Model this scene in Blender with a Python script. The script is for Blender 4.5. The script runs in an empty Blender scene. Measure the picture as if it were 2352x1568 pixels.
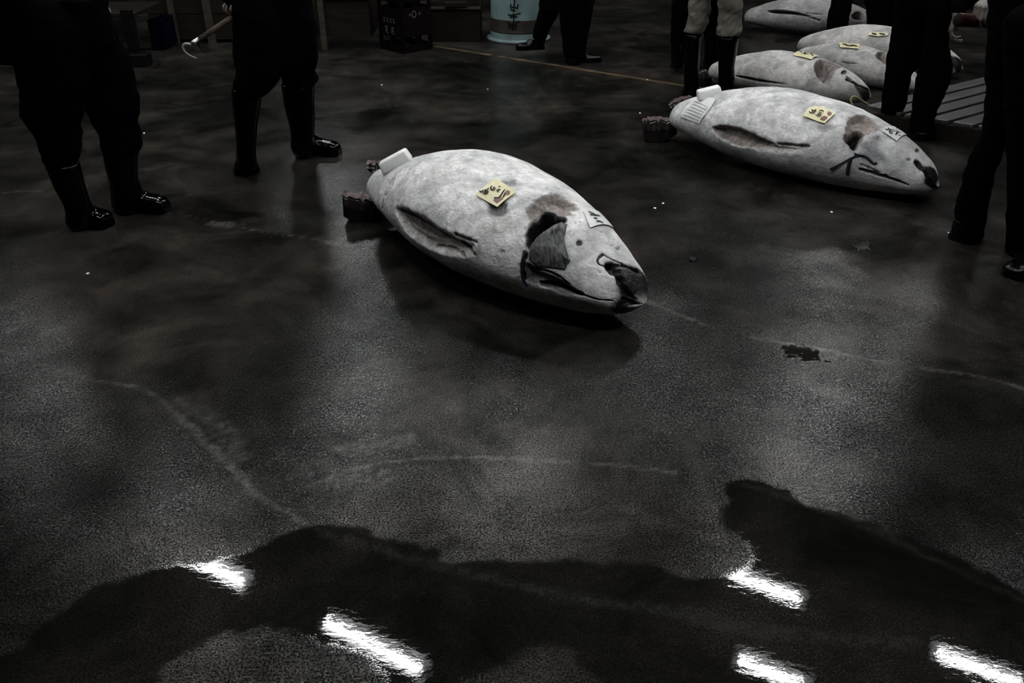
import bpy, math, random
import numpy as np
from mathutils import Vector, noise

random.seed(7); np.random.seed(7)
SC = bpy.context.scene
COL = SC.collection
# ------------------------------------------------------------------ camera, world, exposure
CAM_H = 1.55; PITCH = math.radians(30.0); FPX = 1950.0
cam_d = bpy.data.cameras.new('camera'); cam = bpy.data.objects.new('camera', cam_d); COL.objects.link(cam)
cam_d.sensor_width = 36.0; cam_d.lens = 36.0 * FPX / 2352.0; cam_d.clip_end = 100
cam.location = (0, 0, CAM_H); cam.rotation_euler = (math.pi/2 - PITCH, 0, 0)
SC.camera = cam
w = bpy.data.worlds.new('world'); SC.world = w; w.use_nodes = True
w.node_tree.nodes['Background'].inputs[0].default_value = (0.6, 0.65, 0.7, 1)
w.node_tree.nodes['Background'].inputs[1].default_value = 0.004
SC.view_settings.view_transform = 'Standard'; SC.view_settings.look = 'None'
SC.view_settings.exposure = 0.0; SC.view_settings.gamma = 1.0
SC.view_settings.use_curve_mapping = False
LAMP = 180.0            # radiance of the fluorescent tubes
LAMP_Z = 4.0
SC.cycles.max_bounces = 4; SC.cycles.diffuse_bounces = 2; SC.cycles.glossy_bounces = 2; SC.cycles.transmission_bounces = 1

# ------------------------------------------------------------------ geometry helpers
CT, ST = math.cos(PITCH), math.sin(PITCH)
def ray(px, py):
    a = (px-1176)/FPX; b = (py-784)/FPX
    return np.array([a, CT-b*ST, -ST-b*CT])
def ground(px, py, z=0.0):
    d = ray(px, py); return np.array([0, 0, CAM_H]) + d*((z-CAM_H)/d[2])
def at(px, py, Y):
    d = ray(px, py); return np.array([0, 0, CAM_H]) + d*(Y/d[1])
def scale_at(p):                       # metres per pixel at a point
    return (p[1]*CT + (CAM_H-p[2])*ST)/FPX
def proj(P):
    P = np.asarray(P, float) - np.array([0, 0, CAM_H])
    fz = P[..., 1]*CT - P[..., 2]*ST; u = P[..., 1]*ST + P[..., 2]*CT
    return np.stack([1176+FPX*P[..., 0]/fz, 784-FPX*u/fz], -1)

class MB:
    """collects vertices and faces of ONE mesh"""
    def __init__(s): s.v = []; s.f = []
    def add(s, v, f):
        n = len(s.v); s.v.extend([tuple(map(float, q)) for q in v]); s.f.extend([tuple(i+n for i in q) for q in f]); return s
    def box(s, c, size, rz=0.0, jit=0.0):
        x, y, z = [q/2 for q in size]; ca, sa = math.cos(rz), math.sin(rz)
        V = []
        for dz in (-z, z):
            for dx, dy in ((-x, -y), (x, -y), (x, y), (-x, y)):
                dx += random.uniform(-jit, jit); dy += random.uniform(-jit, jit)
                V.append((c[0]+dx*ca-dy*sa, c[1]+dx*sa+dy*ca, c[2]+dz+random.uniform(-jit, jit)))
        return s.add(V, [(3, 2, 1, 0), (4, 5, 6, 7), (0, 1, 5, 4), (1, 2, 6, 5), (2, 3, 7, 6), (3, 0, 4, 7)])
    def loft(s, rings, closed=True, caps=True):
        n = len(rings[0]); V = [p for r in rings for p in r]; F = []
        for i in range(len(rings)-1):
            for j in range(n if closed else n-1):
                k = (j+1) % n
                F.append((i*n+j, i*n+k, (i+1)*n+k, (i+1)*n+j))
        if caps: F += [tuple(range(n-1, -1, -1)), tuple((len(rings)-1)*n+j for j in range(n))]
        return s.add(V, F)
    def tube(s, pts, radii, n=10):
        pts = [Vector(p) for p in pts]
        if not hasattr(radii, '__len__'): radii = [radii]*len(pts)
        rings = []; ref = None
        for i, p in enumerate(pts):
            t = (pts[min(i+1, len(pts)-1)] - pts[max(i-1, 0)]).normalized()
            if ref is None: ref = Vector((0, 0, 1)) if abs(t.z) < .9 else Vector((1, 0, 0))
            a = t.cross(ref).normalized(); b = a.cross(t).normalized(); ref = b
            rings.append([p + (a*math.cos(q)+b*math.sin(q))*radii[i] for q in [2*math.pi*k/n for k in range(n)]])
        return s.loft(rings)
    def ball(s, c, r, n=12, m=8):
        if not hasattr(r, '__len__'): r = (r, r, r)
        rings = []
        for i in range(1, m):
            a = math.pi*i/m
            rings.append([(c[0]+r[0]*math.sin(a)*math.cos(q), c[1]+r[1]*math.sin(a)*math.sin(q), c[2]-r[2]*math.cos(a)) for q in [2*math.pi*k/n for k in range(n)]])
        return s.loft(rings)
    def capsule(s, a, b, ra, rb, n=12):
        a = Vector(a); b = Vector(b); t = (b-a).normalized()
        pts = []; rad = []
        for k in range(4):
            q = math.pi/2*k/3.0; pts.append(a - t*ra*math.cos(q)); rad.append(max(ra*math.sin(q), 1e-4))
        for k in range(4):
            q = math.pi/2*k/3.0; pts.append(b + t*rb*math.sin(q)); rad.append(max(rb*math.cos(q), 1e-4))
        return s.tube(pts, rad, n)
    def mesh(s, name):
        m = bpy.data.meshes.new(name); m.from_pydata(s.v, [], s.f); m.update(); return m
    def build(s, name, mat, parent=None, smooth=False, voxel=None, smooth_it=3, bevel=0.0, wrinkle=0.0):
        m = s.mesh(name)
        o = bpy.data.objects.new(name, m)
        COL.objects.link(o)
        if voxel:
            r = o.modifiers.new('r', 'REMESH'); r.mode = 'VOXEL'; r.voxel_size = voxel
            k = o.modifiers.new('s', 'SMOOTH'); k.factor = .5; k.iterations = smooth_it
            bake(o)
        elif bevel:
            k = o.modifiers.new('b', 'BEVEL'); k.width = bevel; k.segments = 2; k.limit_method = 'ANGLE'
            bake(o)
        if wrinkle:
            nv = len(o.data.vertices); co = np.empty(nv*3, np.float32); o.data.vertices.foreach_get('co', co); co = co.reshape(-1, 3)
            nr = np.empty(nv*3, np.float32); o.data.vertices.foreach_get('normal', nr); nr = nr.reshape(-1, 3)
            k = np.array([noise.noise((x*9, y*9, z*17+x*8))+.5*noise.noise((x*20+5, y*20, z*34-x*20)) for x, y, z in co.tolist()], np.float32)
            o.data.vertices.foreach_set('co', (co+nr*(k*wrinkle)[:, None]).ravel()); o.data.update()
        if smooth or voxel: o.data.polygons.foreach_set('use_smooth', [True]*len(o.data.polygons))
        put(o, mat, parent)
        return o
def bake(o):
    dg = bpy.context.evaluated_depsgraph_get(); dg.update()
    m = bpy.data.meshes.new_from_object(o.evaluated_get(dg)); old = o.data
    o.modifiers.clear(); o.data = m; m.name = o.name
    bpy.data.meshes.remove(old)
def put(o, mat, parent=None):
    """assign material and parent; geometry is in world coords, so shift it into the parent's frame"""
    if mat is not None:
        o.data.materials.clear(); o.data.materials.append(mat)
    if parent is not None:
        wl = world_loc(parent)
        co = np.empty(len(o.data.vertices)*3); o.data.vertices.foreach_get('co', co)
        co = co.reshape(-1, 3) - wl
        o.data.vertices.foreach_set('co', co.ravel()); o.data.update(); o.parent = parent
def world_loc(o):
    p = np.zeros(3)
    while o is not None: p = p + np.array(o.location); o = o.parent
    return p
def thing(name, loc, label, cat, group=None):
    o = bpy.data.objects.new(name, None); COL.objects.link(o); o.location = tuple(float(q) for q in loc); o.empty_display_size = .1
    return tag(o, label, cat, group)
def tag(o, label, cat, group=None):
    o['label'] = label; o['category'] = cat
    if group: o['group'] = group
    return o
def recenter(o):
    """put a top-level mesh's origin at its base"""
    n = len(o.data.vertices); co = np.empty(n*3); o.data.vertices.foreach_get('co', co); co = co.reshape(-1, 3)
    c = (co.min(0)+co.max(0))/2; c[2] = co[:, 2].min()
    o.data.vertices.foreach_set('co', (co-c).ravel()); o.data.update(); o.location = tuple(c); return o
def struct(o): o['kind'] = 'structure'; return o

# ------------------------------------------------------------------ materials
class NT:
    def __init__(s, name):
        s.m = bpy.data.materials.new(name); s.m.use_nodes = True; s.t = s.m.node_tree; s.N = s.t.nodes; s.L = s.t.links
        s.b = s.N['Principled BSDF']; s._co = None
    def new(s, t, **k):
        n = s.N.new(t)
        for a, b in k.items(): setattr(n, a, b)
        return n
    def set(s, sock, v):
        if hasattr(v, 'is_linked') or hasattr(v, 'links'): s.L.new(v, sock)
        else:
            if hasattr(sock.default_value, '__len__') and not hasattr(v, '__len__'): v = (v, v, v, 1)
            if hasattr(v, '__len__') and len(v) == 3 and len(sock.default_value) == 4: v = (*v, 1)
            sock.default_value = v
    def co(s):
        if s._co is None: s._co = s.new('ShaderNodeTexCoord').outputs['Object']
        return s._co
    def map(s, sc):
        n = s.new('ShaderNodeMapping'); s.L.new(s.co(), n.inputs[0]); n.inputs['Scale'].default_value = sc; return n.outputs[0]
    def noise(s, scale, detail=3, rough=.55, vec=None, dist=0.0):
        n = s.new('ShaderNodeTexNoise'); s.L.new(vec or s.co(), n.inputs['Vector'])
        n.inputs['Scale'].default_value = scale; n.inputs['Detail'].default_value = detail; n.inputs['Roughness'].default_value = rough
        n.inputs['Distortion'].default_value = dist
        return n.outputs[0]
    def voro(s, scale, feature='F1', vec=None):
        n = s.new('ShaderNodeTexVoronoi', feature=feature); s.L.new(vec or s.co(), n.inputs['Vector']); n.inputs['Scale'].default_value = scale
        return n.outputs[0]
    def attr(s, name):
        n = s.new('ShaderNodeAttribute'); n.attribute_name = name; return n.outputs['Fac']
    def math(s, op, a, b=0.0, c=None, clamp=False):
        n = s.new('ShaderNodeMath', operation=op); n.use_clamp = clamp
        s.set(n.inputs[0], a); s.set(n.inputs[1], b)
        if c is not None: s.set(n.inputs[2], c)
        return n.outputs[0]
    def rng(s, v, a, b, c=0.0, d=1.0, smooth=False):
        n = s.new('ShaderNodeMapRange'); n.interpolation_type = 'SMOOTHSTEP' if smooth else 'LINEAR'
        s.set(n.inputs[0], v)
        for i, q in enumerate((a, b, c, d)): n.inputs[i+1].default_value = q
        return n.outputs[0]
    def mix(s, f, a, b, blend='MIX'):
        n = s.new('ShaderNodeMix', data_type='RGBA', blend_type=blend)
        s.set(n.inputs[0], f); s.set(n.inputs[6], a); s.set(n.inputs[7], b); return n.outputs[2]
    def bump(s, h, strength=.3, dist=.01, normal=None):
        n = s.new('ShaderNodeBump'); s.set(n.inputs['Height'], h); s.set(n.inputs['Strength'], strength); n.inputs['Distance'].default_value = dist
        if normal is not None: s.L.new(normal, n.inputs['Normal'])
        return n.outputs[0]
    def done(s, color=None, rough=None, normal=None, **k):
        if color is not None: s.set(s.b.inputs['Base Color'], color)
        if rough is not None: s.set(s.b.inputs['Roughness'], rough)
        if normal is not None: s.L.new(normal, s.b.inputs['Normal'])
        for a, v in k.items(): s.set(s.b.inputs[a.replace('_', ' ')], v)
        return s.m
def simple(name, col, rough=.6, var=.25, scale=20, bump=.0, **k):
    n = NT(name); q = n.noise(scale, 4)
    c = n.mix(n.rng(q, .3, .7), tuple(x*(1-var) for x in col), tuple(min(1, x*(1+var)) for x in col))
    nm = n.bump(n.noise(scale*4, 3), bump, .004) if bump else None
    return n.done(c, rough, nm, **k)

def mat_floor():
    n = NT('wet_concrete')
    wet0 = n.attr('wet'); stain = n.attr('stain'); line = n.attr('line')
    big = n.noise(.8, 6, .6); mid = n.noise(4.0, 5, .65, dist=.4); fine = n.noise(34, 4, .7)
    peb = n.noise(210, 2, .5); peb2 = n.noise(430, 1, .5)
    # the water edge follows the pebbled relief
    wet = n.rng(n.math('ADD', wet0, n.math('ADD', n.math('MULTIPLY', n.math('SUBTRACT', fine, .5), .5), n.math('MULTIPLY', n.math('SUBTRACT', peb, .5), .5))), .25, .75, smooth=True)
    damp = n.rng(n.noise(1.7, 5, .65, dist=.6), .46, .62, smooth=True)
    mot = n.noise(2.3, 6, .7, dist=.8)
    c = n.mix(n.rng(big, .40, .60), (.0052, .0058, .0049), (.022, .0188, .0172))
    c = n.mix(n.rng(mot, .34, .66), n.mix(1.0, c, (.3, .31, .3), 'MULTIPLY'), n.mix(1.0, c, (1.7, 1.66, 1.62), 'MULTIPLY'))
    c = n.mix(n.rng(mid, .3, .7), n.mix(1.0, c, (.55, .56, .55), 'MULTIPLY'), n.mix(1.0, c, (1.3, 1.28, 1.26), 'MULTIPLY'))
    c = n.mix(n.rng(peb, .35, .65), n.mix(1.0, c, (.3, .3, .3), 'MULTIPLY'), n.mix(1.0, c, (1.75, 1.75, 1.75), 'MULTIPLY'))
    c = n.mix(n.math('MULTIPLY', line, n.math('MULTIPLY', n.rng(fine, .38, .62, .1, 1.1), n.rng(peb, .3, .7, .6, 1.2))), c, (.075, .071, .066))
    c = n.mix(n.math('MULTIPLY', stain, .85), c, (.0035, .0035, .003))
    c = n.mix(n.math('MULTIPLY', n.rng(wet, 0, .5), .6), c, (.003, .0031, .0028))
    rough = n.math('MULTIPLY_ADD', mid, -.10, .27)
    rough = n.math('SUBTRACT', rough, n.math('MULTIPLY', damp, .10))
    rough = n.mix(wet, rough, .018)
    dry = n.math('SUBTRACT', 1.0, wet)
    coarse = n.noise(120, 2, .6)
    grain = n.math('MULTIPLY', n.rng(peb, .36, .64, .0, .29), n.rng(coarse, .36, .64, .3, 1.65))
    b1 = n.bump(n.math('ADD', peb, n.math('MULTIPLY', peb2, .5)), n.math('MULTIPLY', dry, .13), .004)
    b2 = n.bump(mid, n.math('MULTIPLY', dry, .07), .02, b1)
    rip = n.noise(1.0, 3, .6, vec=n.map((26, 55, 1)), dist=.5)
    b3 = n.bump(rip, n.math('MULTIPLY', wet, .022), .004, b2)
    n.b.inputs['IOR'].default_value = 1.38
    return n.done(c, rough, b3, Specular_IOR_Level=n.math('ADD', n.math('MULTIPLY', n.math('MULTIPLY', dry, grain), n.math('MULTIPLY', n.rng(n.math('MULTIPLY_ADD', mot, .5, n.math('MULTIPLY', mid, .5)), .38, .62, .5, 1.2), n.rng(fine, .3, .7, .55, 1.35))), n.math('MULTIPLY', n.math('POWER', wet, 3.0), .5)))

def mat_tuna(name, tint=(1, 1, 1), seed=0.0, dirt=.5):  # tint darkens the farther tuna in place of lamp falloff
    n = NT(name)
    dark = n.attr('dark'); flesh = n.attr('flesh'); film = n.attr('film')
    mp = n.new('ShaderNodeMapping'); n.L.new(n.co(), mp.inputs[0]); mp.inputs['Location'].default_value = (seed, seed*.7, seed*1.3); n._co = mp.outputs[0]
    big = n.noise(5, 5, .6, dist=.5); mid = n.noise(24, 5, .65, dist=.6); fine = n.noise(95, 4, .65); grit = n.noise(260, 2)
    st = n.map((14, 14, 60)); crack = n.noise(1.0, 5, .62, dist=1.2, vec=st)
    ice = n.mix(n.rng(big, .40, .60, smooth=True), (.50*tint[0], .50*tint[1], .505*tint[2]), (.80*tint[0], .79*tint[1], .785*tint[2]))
    ice = n.mix(n.rng(mid, .35, .66), n.mix(1.0, ice, (.70, .70, .705), 'MULTIPLY'), n.mix(1.0, ice, (1.12, 1.115, 1.11), 'MULTIPLY'))
    ck = n.rng(n.math('ABSOLUTE', n.math('SUBTRACT', crack, .5)), 0.0, .014, 1.0, 0.0)
    ck = n.math('MULTIPLY', ck, n.rng(n.noise(9, 3), .44, .58))
    ice = n.mix(n.math('MULTIPLY', ck, .8), ice, (.16, .15, .15))
    fleck = n.math('MULTIPLY', n.rng(n.noise(60, 3), .61, .68), n.rng(n.noise(7, 2), .46, .58))
    ice = n.mix(n.math('MULTIPLY', fleck, .45), ice, (.09, .085, .085))
    bl = n.rng(n.noise(4.1, 6, .7), .54, .68, 0, dirt)
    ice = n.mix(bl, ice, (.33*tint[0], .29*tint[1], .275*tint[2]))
    fl = n.mix(n.rng(mid, .3, .7), (.09, .07, .065), (.42, .36, .335))
    fl = n.mix(n.rng(fine, .3, .7), n.mix(1.0, fl, (.5, .5, .5), 'MULTIPLY'), fl)
    fm = n.mix(n.rng(mid, .3, .7), (.06, .06, .064), (.2, .2, .21))
    c = n.mix(n.math('MULTIPLY', film, n.rng(fine, .3, .6, .8, 1.0)), ice, fm)
    edge = n.math('ADD', flesh, n.math('MULTIPLY', n.math('SUBTRACT', fine, .5), .9))
    c = n.mix(n.math('MULTIPLY', n.rng(edge, .25, .7), n.rng(flesh, .02, .2)), c, fl)
    edge = n.math('ADD', dark, n.math('MULTIPLY', n.math('SUBTRACT', mid, .5), .7))
    c = n.mix(n.math('MULTIPLY', n.rng(edge, .2, .75), n.rng(dark, .02, .2)), c, (.007, .0065, .007))
    h = n.math('ADD', n.math('MULTIPLY', mid, 1.0), n.math('MULTIPLY', fine, .35))
    b = n.bump(h, .7, .014); b = n.bump(ck, .35, .004, b); b = n.bump(grit, .25, .002, b)
    rough = n.mix(n.math('MAXIMUM', dark, film, clamp=True), .72, .32)
    return n.done(c, rough, b, Subsurface_Weight=0.0)

def mat_wood(name, a, b, rough=.7, rot=0.0):
    n = NT(name)
    mv = n.map((3, 60, 40)); mv.node.vector_type = 'TEXTURE' if rot else 'POINT'
    if rot: mv.node.inputs['Scale'].default_value = (1/3, 1/60, 1/40); mv.node.inputs['Rotation'].default_value = (0, 0, rot)
    g = n.noise(1.0, 6, .6, vec=mv, dist=.5); p = n.noise(6, 3)
    c = n.mix(n.rng(g, .3, .7), a, b); c = n.mix(n.rng(p, .55, .75, 0, .5), c, tuple(q*.35 for q in a))
    return n.done(c, rough, n.bump(g, .4, .005), Specular_IOR_Level=.5 if rough < .4 else .08)

M = {}
M['floor'] = mat_floor()
M['wall'] = simple('dark_plaster', (.03, .03, .031), .8, .3, 3)
M['ceil'] = simple('dark_ceiling', (.012, .012, .013), .8, .3, 2)
M['cloth'] = simple('black_cloth', (.0007, .0007, .0008), .9, .3, 30, .3, Specular_IOR_Level=.02)
M['cloth2'] = simple('black_denim', (.0006, .0006, .0007), .9, .3, 40, .3, Specular_IOR_Level=.02)
M['rubber'] = simple('black_rubber', (.0006, .0006, .0007), .11, .3, 20, .05, Specular_IOR_Level=.25)
M['shoe'] = simple('black_leather', (.0006, .0006, .0006), .25, .3, 30, .1, Specular_IOR_Level=.2)
M['khaki'] = simple('khaki_cotton', (.066, .06, .049), .85, .2, 14, .4)
M['skin'] = simple('skin', (.07, .052, .044), .5, .15, 20, .1)
M['hair'] = simple('black_hair', (.003, .003, .003), .5, .3, 60, .3)
M['steel'] = simple('brushed_steel', (.5, .5, .48), .28, .15, 40, .0, Metallic=1.0)
M['iron'] = simple('worn_iron', (.30, .30, .29), .35, .3, 40, .1, Metallic=.2)
M['handle'] = mat_wood('dark_wood_handle', (.03, .022, .018), (.07, .052, .042), .5)
M['ice'] = simple('white_ice', (.84, .84, .83), .35, .05, 30, .15)
M['stump'] = simple('dark_fin_skin', (.012, .009, .009), .22, .7, 22, .35)
M['meat'] = simple('frozen_red_meat', (.045, .024, .023), .5, .5, 60, .5)
M['paper'] = simple('yellow_paper', (.60, .545, .33), .42, .1, 30, .1)
M['white_paper'] = simple('frosted_white_sticker', (.60, .60, .60), .5, .08, 40, .1)
M['ink'] = simple('black_ink', (.004, .004, .003), .5, .2, 30, 0.0, Specular_IOR_Level=.1)
M['greyink'] = simple('grey_print', (.22, .22, .22), .5, .2, 30)
M['redink'] = simple('brown_red_ink', (.085, .02, .013), .45, .35, 50)
M['strap'] = simple('blue_black_strap', (.008, .011, .02), .25, .3, 40)
M['twine'] = simple('yellow_twine', (.30, .29, .14), .6, .2, 40)
M['drum'] = None
M['teal'] = simple('teal_enamel', (.115, .163, .168), .42, .22, 7, .1)
M['rust'] = simple('brown_band', (.017, .011, .008), .6, .4, 14, .2)
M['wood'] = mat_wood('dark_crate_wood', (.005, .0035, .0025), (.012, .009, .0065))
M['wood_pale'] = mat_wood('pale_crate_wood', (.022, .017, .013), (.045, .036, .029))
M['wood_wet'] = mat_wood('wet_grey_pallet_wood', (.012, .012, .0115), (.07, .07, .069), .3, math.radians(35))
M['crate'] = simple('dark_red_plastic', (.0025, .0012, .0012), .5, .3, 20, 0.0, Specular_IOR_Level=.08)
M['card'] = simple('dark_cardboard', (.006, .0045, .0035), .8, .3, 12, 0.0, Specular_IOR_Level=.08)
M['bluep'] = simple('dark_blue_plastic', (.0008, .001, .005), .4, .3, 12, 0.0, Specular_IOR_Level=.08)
M['blackm'] = simple('black_painted_iron', (.003, .003, .003), .5, .3, 12, 0.0, Specular_IOR_Level=.08)
M['mark'] = simple('white_paint_mark', (.07, .067, .063), .6, .3, 80)
M['linepaint'] = simple('worn_yellow_paint', (.055, .036, .018), .45, .75, 9, .2)
M['foam'] = simple('white_foam_board', (.28, .285, .285), .6, .08, 30)
M['redp'] = simple('dark_red_plastic_shell', (.022, .004, .003), .28, .2, 20)
M['housing'] = simple('grey_enamel_housing', (.12, .12, .12), .5, .05, 10)
M['scrap'] = simple('brown_scrap', (.12, .085, .04), .6, .4, 60)
def emis(name, col, s):
    n = NT(name); n.b.inputs['Base Color'].default_value = (.8, .8, .8, 1)
    n.b.inputs['Emission Color'].default_value = (*col, 1); n.b.inputs['Emission Strength'].default_value = s; return n.m
M['tube'] = emis('lit_tube', (.97, 1.0, .99), LAMP)

# ------------------------------------------------------------------ polygons on the floor
def seg_dist(P, poly, closed=True):
    P = np.asarray(P, float); d = np.full(len(P), 1e9); k = len(poly)
    for i in range(k if closed else k-1):
        a = np.asarray(poly[i], float); b = np.asarray(poly[(i+1) % k], float); ab = b-a
        t = np.clip(((P-a)@ab)/max(ab@ab, 1e-12), 0, 1); d = np.minimum(d, np.hypot(*(P-a-t[:, None]*ab).T))
    return d
def inside(P, poly):
    P = np.asarray(P, float); r = np.zeros(len(P), bool); k = len(poly)
    for i in range(k):
        x1, y1 = poly[i]; x2, y2 = poly[(i+1) % k]
        if y1 == y2: continue
        c = ((y1 > P[:, 1]) != (y2 > P[:, 1])) & (P[:, 0] < (x2-x1)*(P[:, 1]-y1)/(y2-y1)+x1)
        r ^= c
    return r
def sdf(P, poly):
    d = seg_dist(P, poly); return np.where(inside(P, poly), d, -d)
def sstep(x, a, b):
    t = np.clip((x-a)/(b-a), 0, 1); return t*t*(3-2*t)
def G(pts): return [tuple(ground(*p)[:2]) for p in pts]
def smooth_poly(p, it=2, closed=True):
    p = [np.array(q, float) for q in p]
    for _ in range(it):
        r = [] if closed else [p[0]]
        for i in range(len(p) if closed else len(p)-1):
            a, b = p[i], p[(i+1) % len(p)]; r += [a*.75+b*.25, a*.25+b*.75]
        if not closed: r.append(p[-1])
        p = r
    return [tuple(q) for q in p]

# ------------------------------------------------------------------ room shell
def axis(parts):
    r = []
    for a, b, st in parts: r += list(np.arange(a, b, st))
    return np.array(r+[parts[-1][1]])
RX0, RX1, RY0, RY1, RZ = -9.0, 9.0, -4.0, 18.0, 4.4
XS = axis([(RX0, -5, .5), (-5, -2.6, .05), (-2.6, 2.6, .0115), (2.6, 5, .05), (5, RX1, .5)])
YS = axis([(RY0, .6, .4), (.6, 3.3, .0115), (3.3, 5.2, .022), (5.2, 9.5, .05), (9.5, RY1, .5)])
gx, gy = np.meshgrid(XS, YS); FP = np.stack([gx.ravel(), gy.ravel()], -1)
def vnoise(P, sc, seed=0.0):
    """cheap smooth value noise on a lattice, vectorised"""
    rs = np.random.RandomState(int(seed)+11); tab = rs.rand(256, 256)
    q = P*sc + 100; i = np.floor(q).astype(int); f = q-i; f = f*f*(3-2*f)
    a = tab[i[:, 0] % 256, i[:, 1] % 256]; b = tab[(i[:, 0]+1) % 256, i[:, 1] % 256]
    c = tab[i[:, 0] % 256, (i[:, 1]+1) % 256]; d = tab[(i[:, 0]+1) % 256, (i[:, 1]+1) % 256]
    return (a*(1-f[:, 0])+b*f[:, 0])*(1-f[:, 1])+(c*(1-f[:, 0])+d*f[:, 0])*f[:, 1]-.5
near = (np.abs(FP[:, 0]) < 4) & (FP[:, 1] > .3) & (FP[:, 1] < 9)
NP = FP[near]
jit = vnoise(NP, 9)*.05 + vnoise(NP, 26, 3)*.03
wet = np.zeros(len(FP)); stain = np.zeros(len(FP)); line = np.zeros(len(FP))
A_OUT = smooth_poly(G([(-500, 1900), (-260, 1660), (20, 1510), (130, 1410), (220, 1360), (330, 1320), (440, 1295), (560, 1268), (620, 1240), (740, 1214), (835, 1210), (870, 1237), (990, 1266), (1010, 1300), (1090, 1300), (1200, 1290), (1300, 1280), (1450, 1302), (1600, 1328), (1700, 1312), (1728, 1280), (1692, 1235), (1652, 1200), (1668, 1150), (1690, 1113), (1740, 1106), (1850, 1145), (2000, 1195), (2150, 1260), (2300, 1340), (2500, 1440), (2900, 1900)]), 2)
A_HOLES = [smooth_poly(G([(330, 1600), (420, 1500), (600, 1448), (760, 1470), (850, 1530), (900, 1620), (600, 1750)]), 2),
           smooth_poly(G([(1000, 1610), (1080, 1530), (1200, 1488), (1290, 1480), (1350, 1515), (1400, 1590), (1250, 1750)]), 2)]
s = sdf(NP, A_OUT)
for hpoly in A_HOLES: s = np.minimum(s, -sdf(NP, hpoly))
wetA = sstep(s+jit*.8, -.055, .065)
SMALL = {'s1': [(1785, 784), (1830, 788), (1900, 800), (1895, 812), (1905, 832), (1850, 826), (1800, 805)],
         's2': [(1950, 560), (1985, 548), (2005, 556), (1998, 576), (1965, 582)]}
wetS = {k: sstep(sdf(NP, G(v))+jit*.9+vnoise(NP, 55, 21)*.05+vnoise(NP, 90, 22)*.04, -.02, .035) for k, v in SMALL.items()}
wn = wetA.copy()
for q in wetS.values(): wn = np.maximum(wn, q)
wet[near] = wn
def paint(arr, pts, width, amt=1.0, closed=False, jitter=.5):
    p = smooth_poly(G(pts), 2, closed); d = seg_dist(NP, p, closed)+jit*jitter*.5
    arr[near] = np.maximum(arr[near], amt*sstep(-d, -width, -width*.2))
def blob(arr, pts, soft=.04, amt=1.0):
    sd = sdf(NP, smooth_poly(G(pts), 2))+jit; arr[near] = np.maximum(arr[near], amt*sstep(sd, -soft, soft))
# pale worn lines and joints of the concrete, the last one a painted light edge
paint(line, [(1480, 688), (1560, 722), (1640, 755), (1720, 775), (1800, 786), (1900, 805), (2030, 832), (2130, 848), (2250, 862), (2352, 892), (2500, 940)], .013, .8)
paint(line, [(1800, 790), (1900, 805), (2030, 832)], .022, .9)
paint(line, [(0, 805), (110, 840), (200, 872), (300, 885), (350, 900), (410, 955), (470, 1010), (520, 1060), (570, 1120), (620, 1158), (660, 1175), (700, 1205), (740, 1222)], .012, .75)
paint(line, [(410, 955), (470, 1010), (520, 1060), (560, 1105)], .022, .75)
blob(line, [(400, 910), (450, 935), (510, 955), (545, 985), (560, 1060), (530, 1040), (480, 980), (430, 950)], .03, .5)
paint(line, [(740, 1222), (860, 1262), (1020, 1300), (1150, 1335), (1300, 1370), (1430, 1388), (1560, 1405), (1700, 1440), (1850, 1462), (2100, 1478)], .03, .42)
paint(line, [(1700, 1110), (1780, 1132), (1870, 1162), (1980, 1205), (2100, 1262), (2230, 1325), (2352, 1380)], .018, .32)
paint(line, [(700, 1120), (760, 1095), (850, 1065), (1000, 1048), (1150, 1050), (1300, 1060), (1450, 1070), (1550, 1085)], .014, .5)
blob(line, [(720, 1110), (850, 1062), (900, 1075), (880, 1100), (780, 1112)], .04, .35)
blob(line, [(770, 1028), (850, 1015), (945, 1000), (940, 1015), (870, 1030), (790, 1036)], .02, .45)
paint(line, [(775, 938), (830, 930), (880, 922)], .007, .5)
paint(line, [(430, 495), (500, 510), (560, 525), (700, 545), (800, 562), (870, 570)], .008, .5)
blob(line, [(470, 510), (540, 508), (535, 520), (480, 520)], .012, .8)
paint(line, [(753, 512), (790, 530)], .012, .9)
paint(line, [(735, 553), (780, 563)], .010, .8)
paint(line, [(0, 445), (60, 436), (130, 442), (160, 450)], .012, .6)
paint(line, [(-20, 705), (40, 708), (62, 735), (20, 765), (-20, 775)], .010, .6)
paint(line, [(1560, 515), (1640, 530), (1720, 548)], .006, .35)
paint(line, [(1980, 665), (2080, 710), (2200, 745), (2290, 780)], .006, .45)
paint(line, [(1690, 672), (1760, 660), (1800, 655)], .01, .25)
paint(line, [(700, 270), (820, 250), (1000, 235)], .03, .3)  # painted light: pale streak along the edge of a lit band
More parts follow.
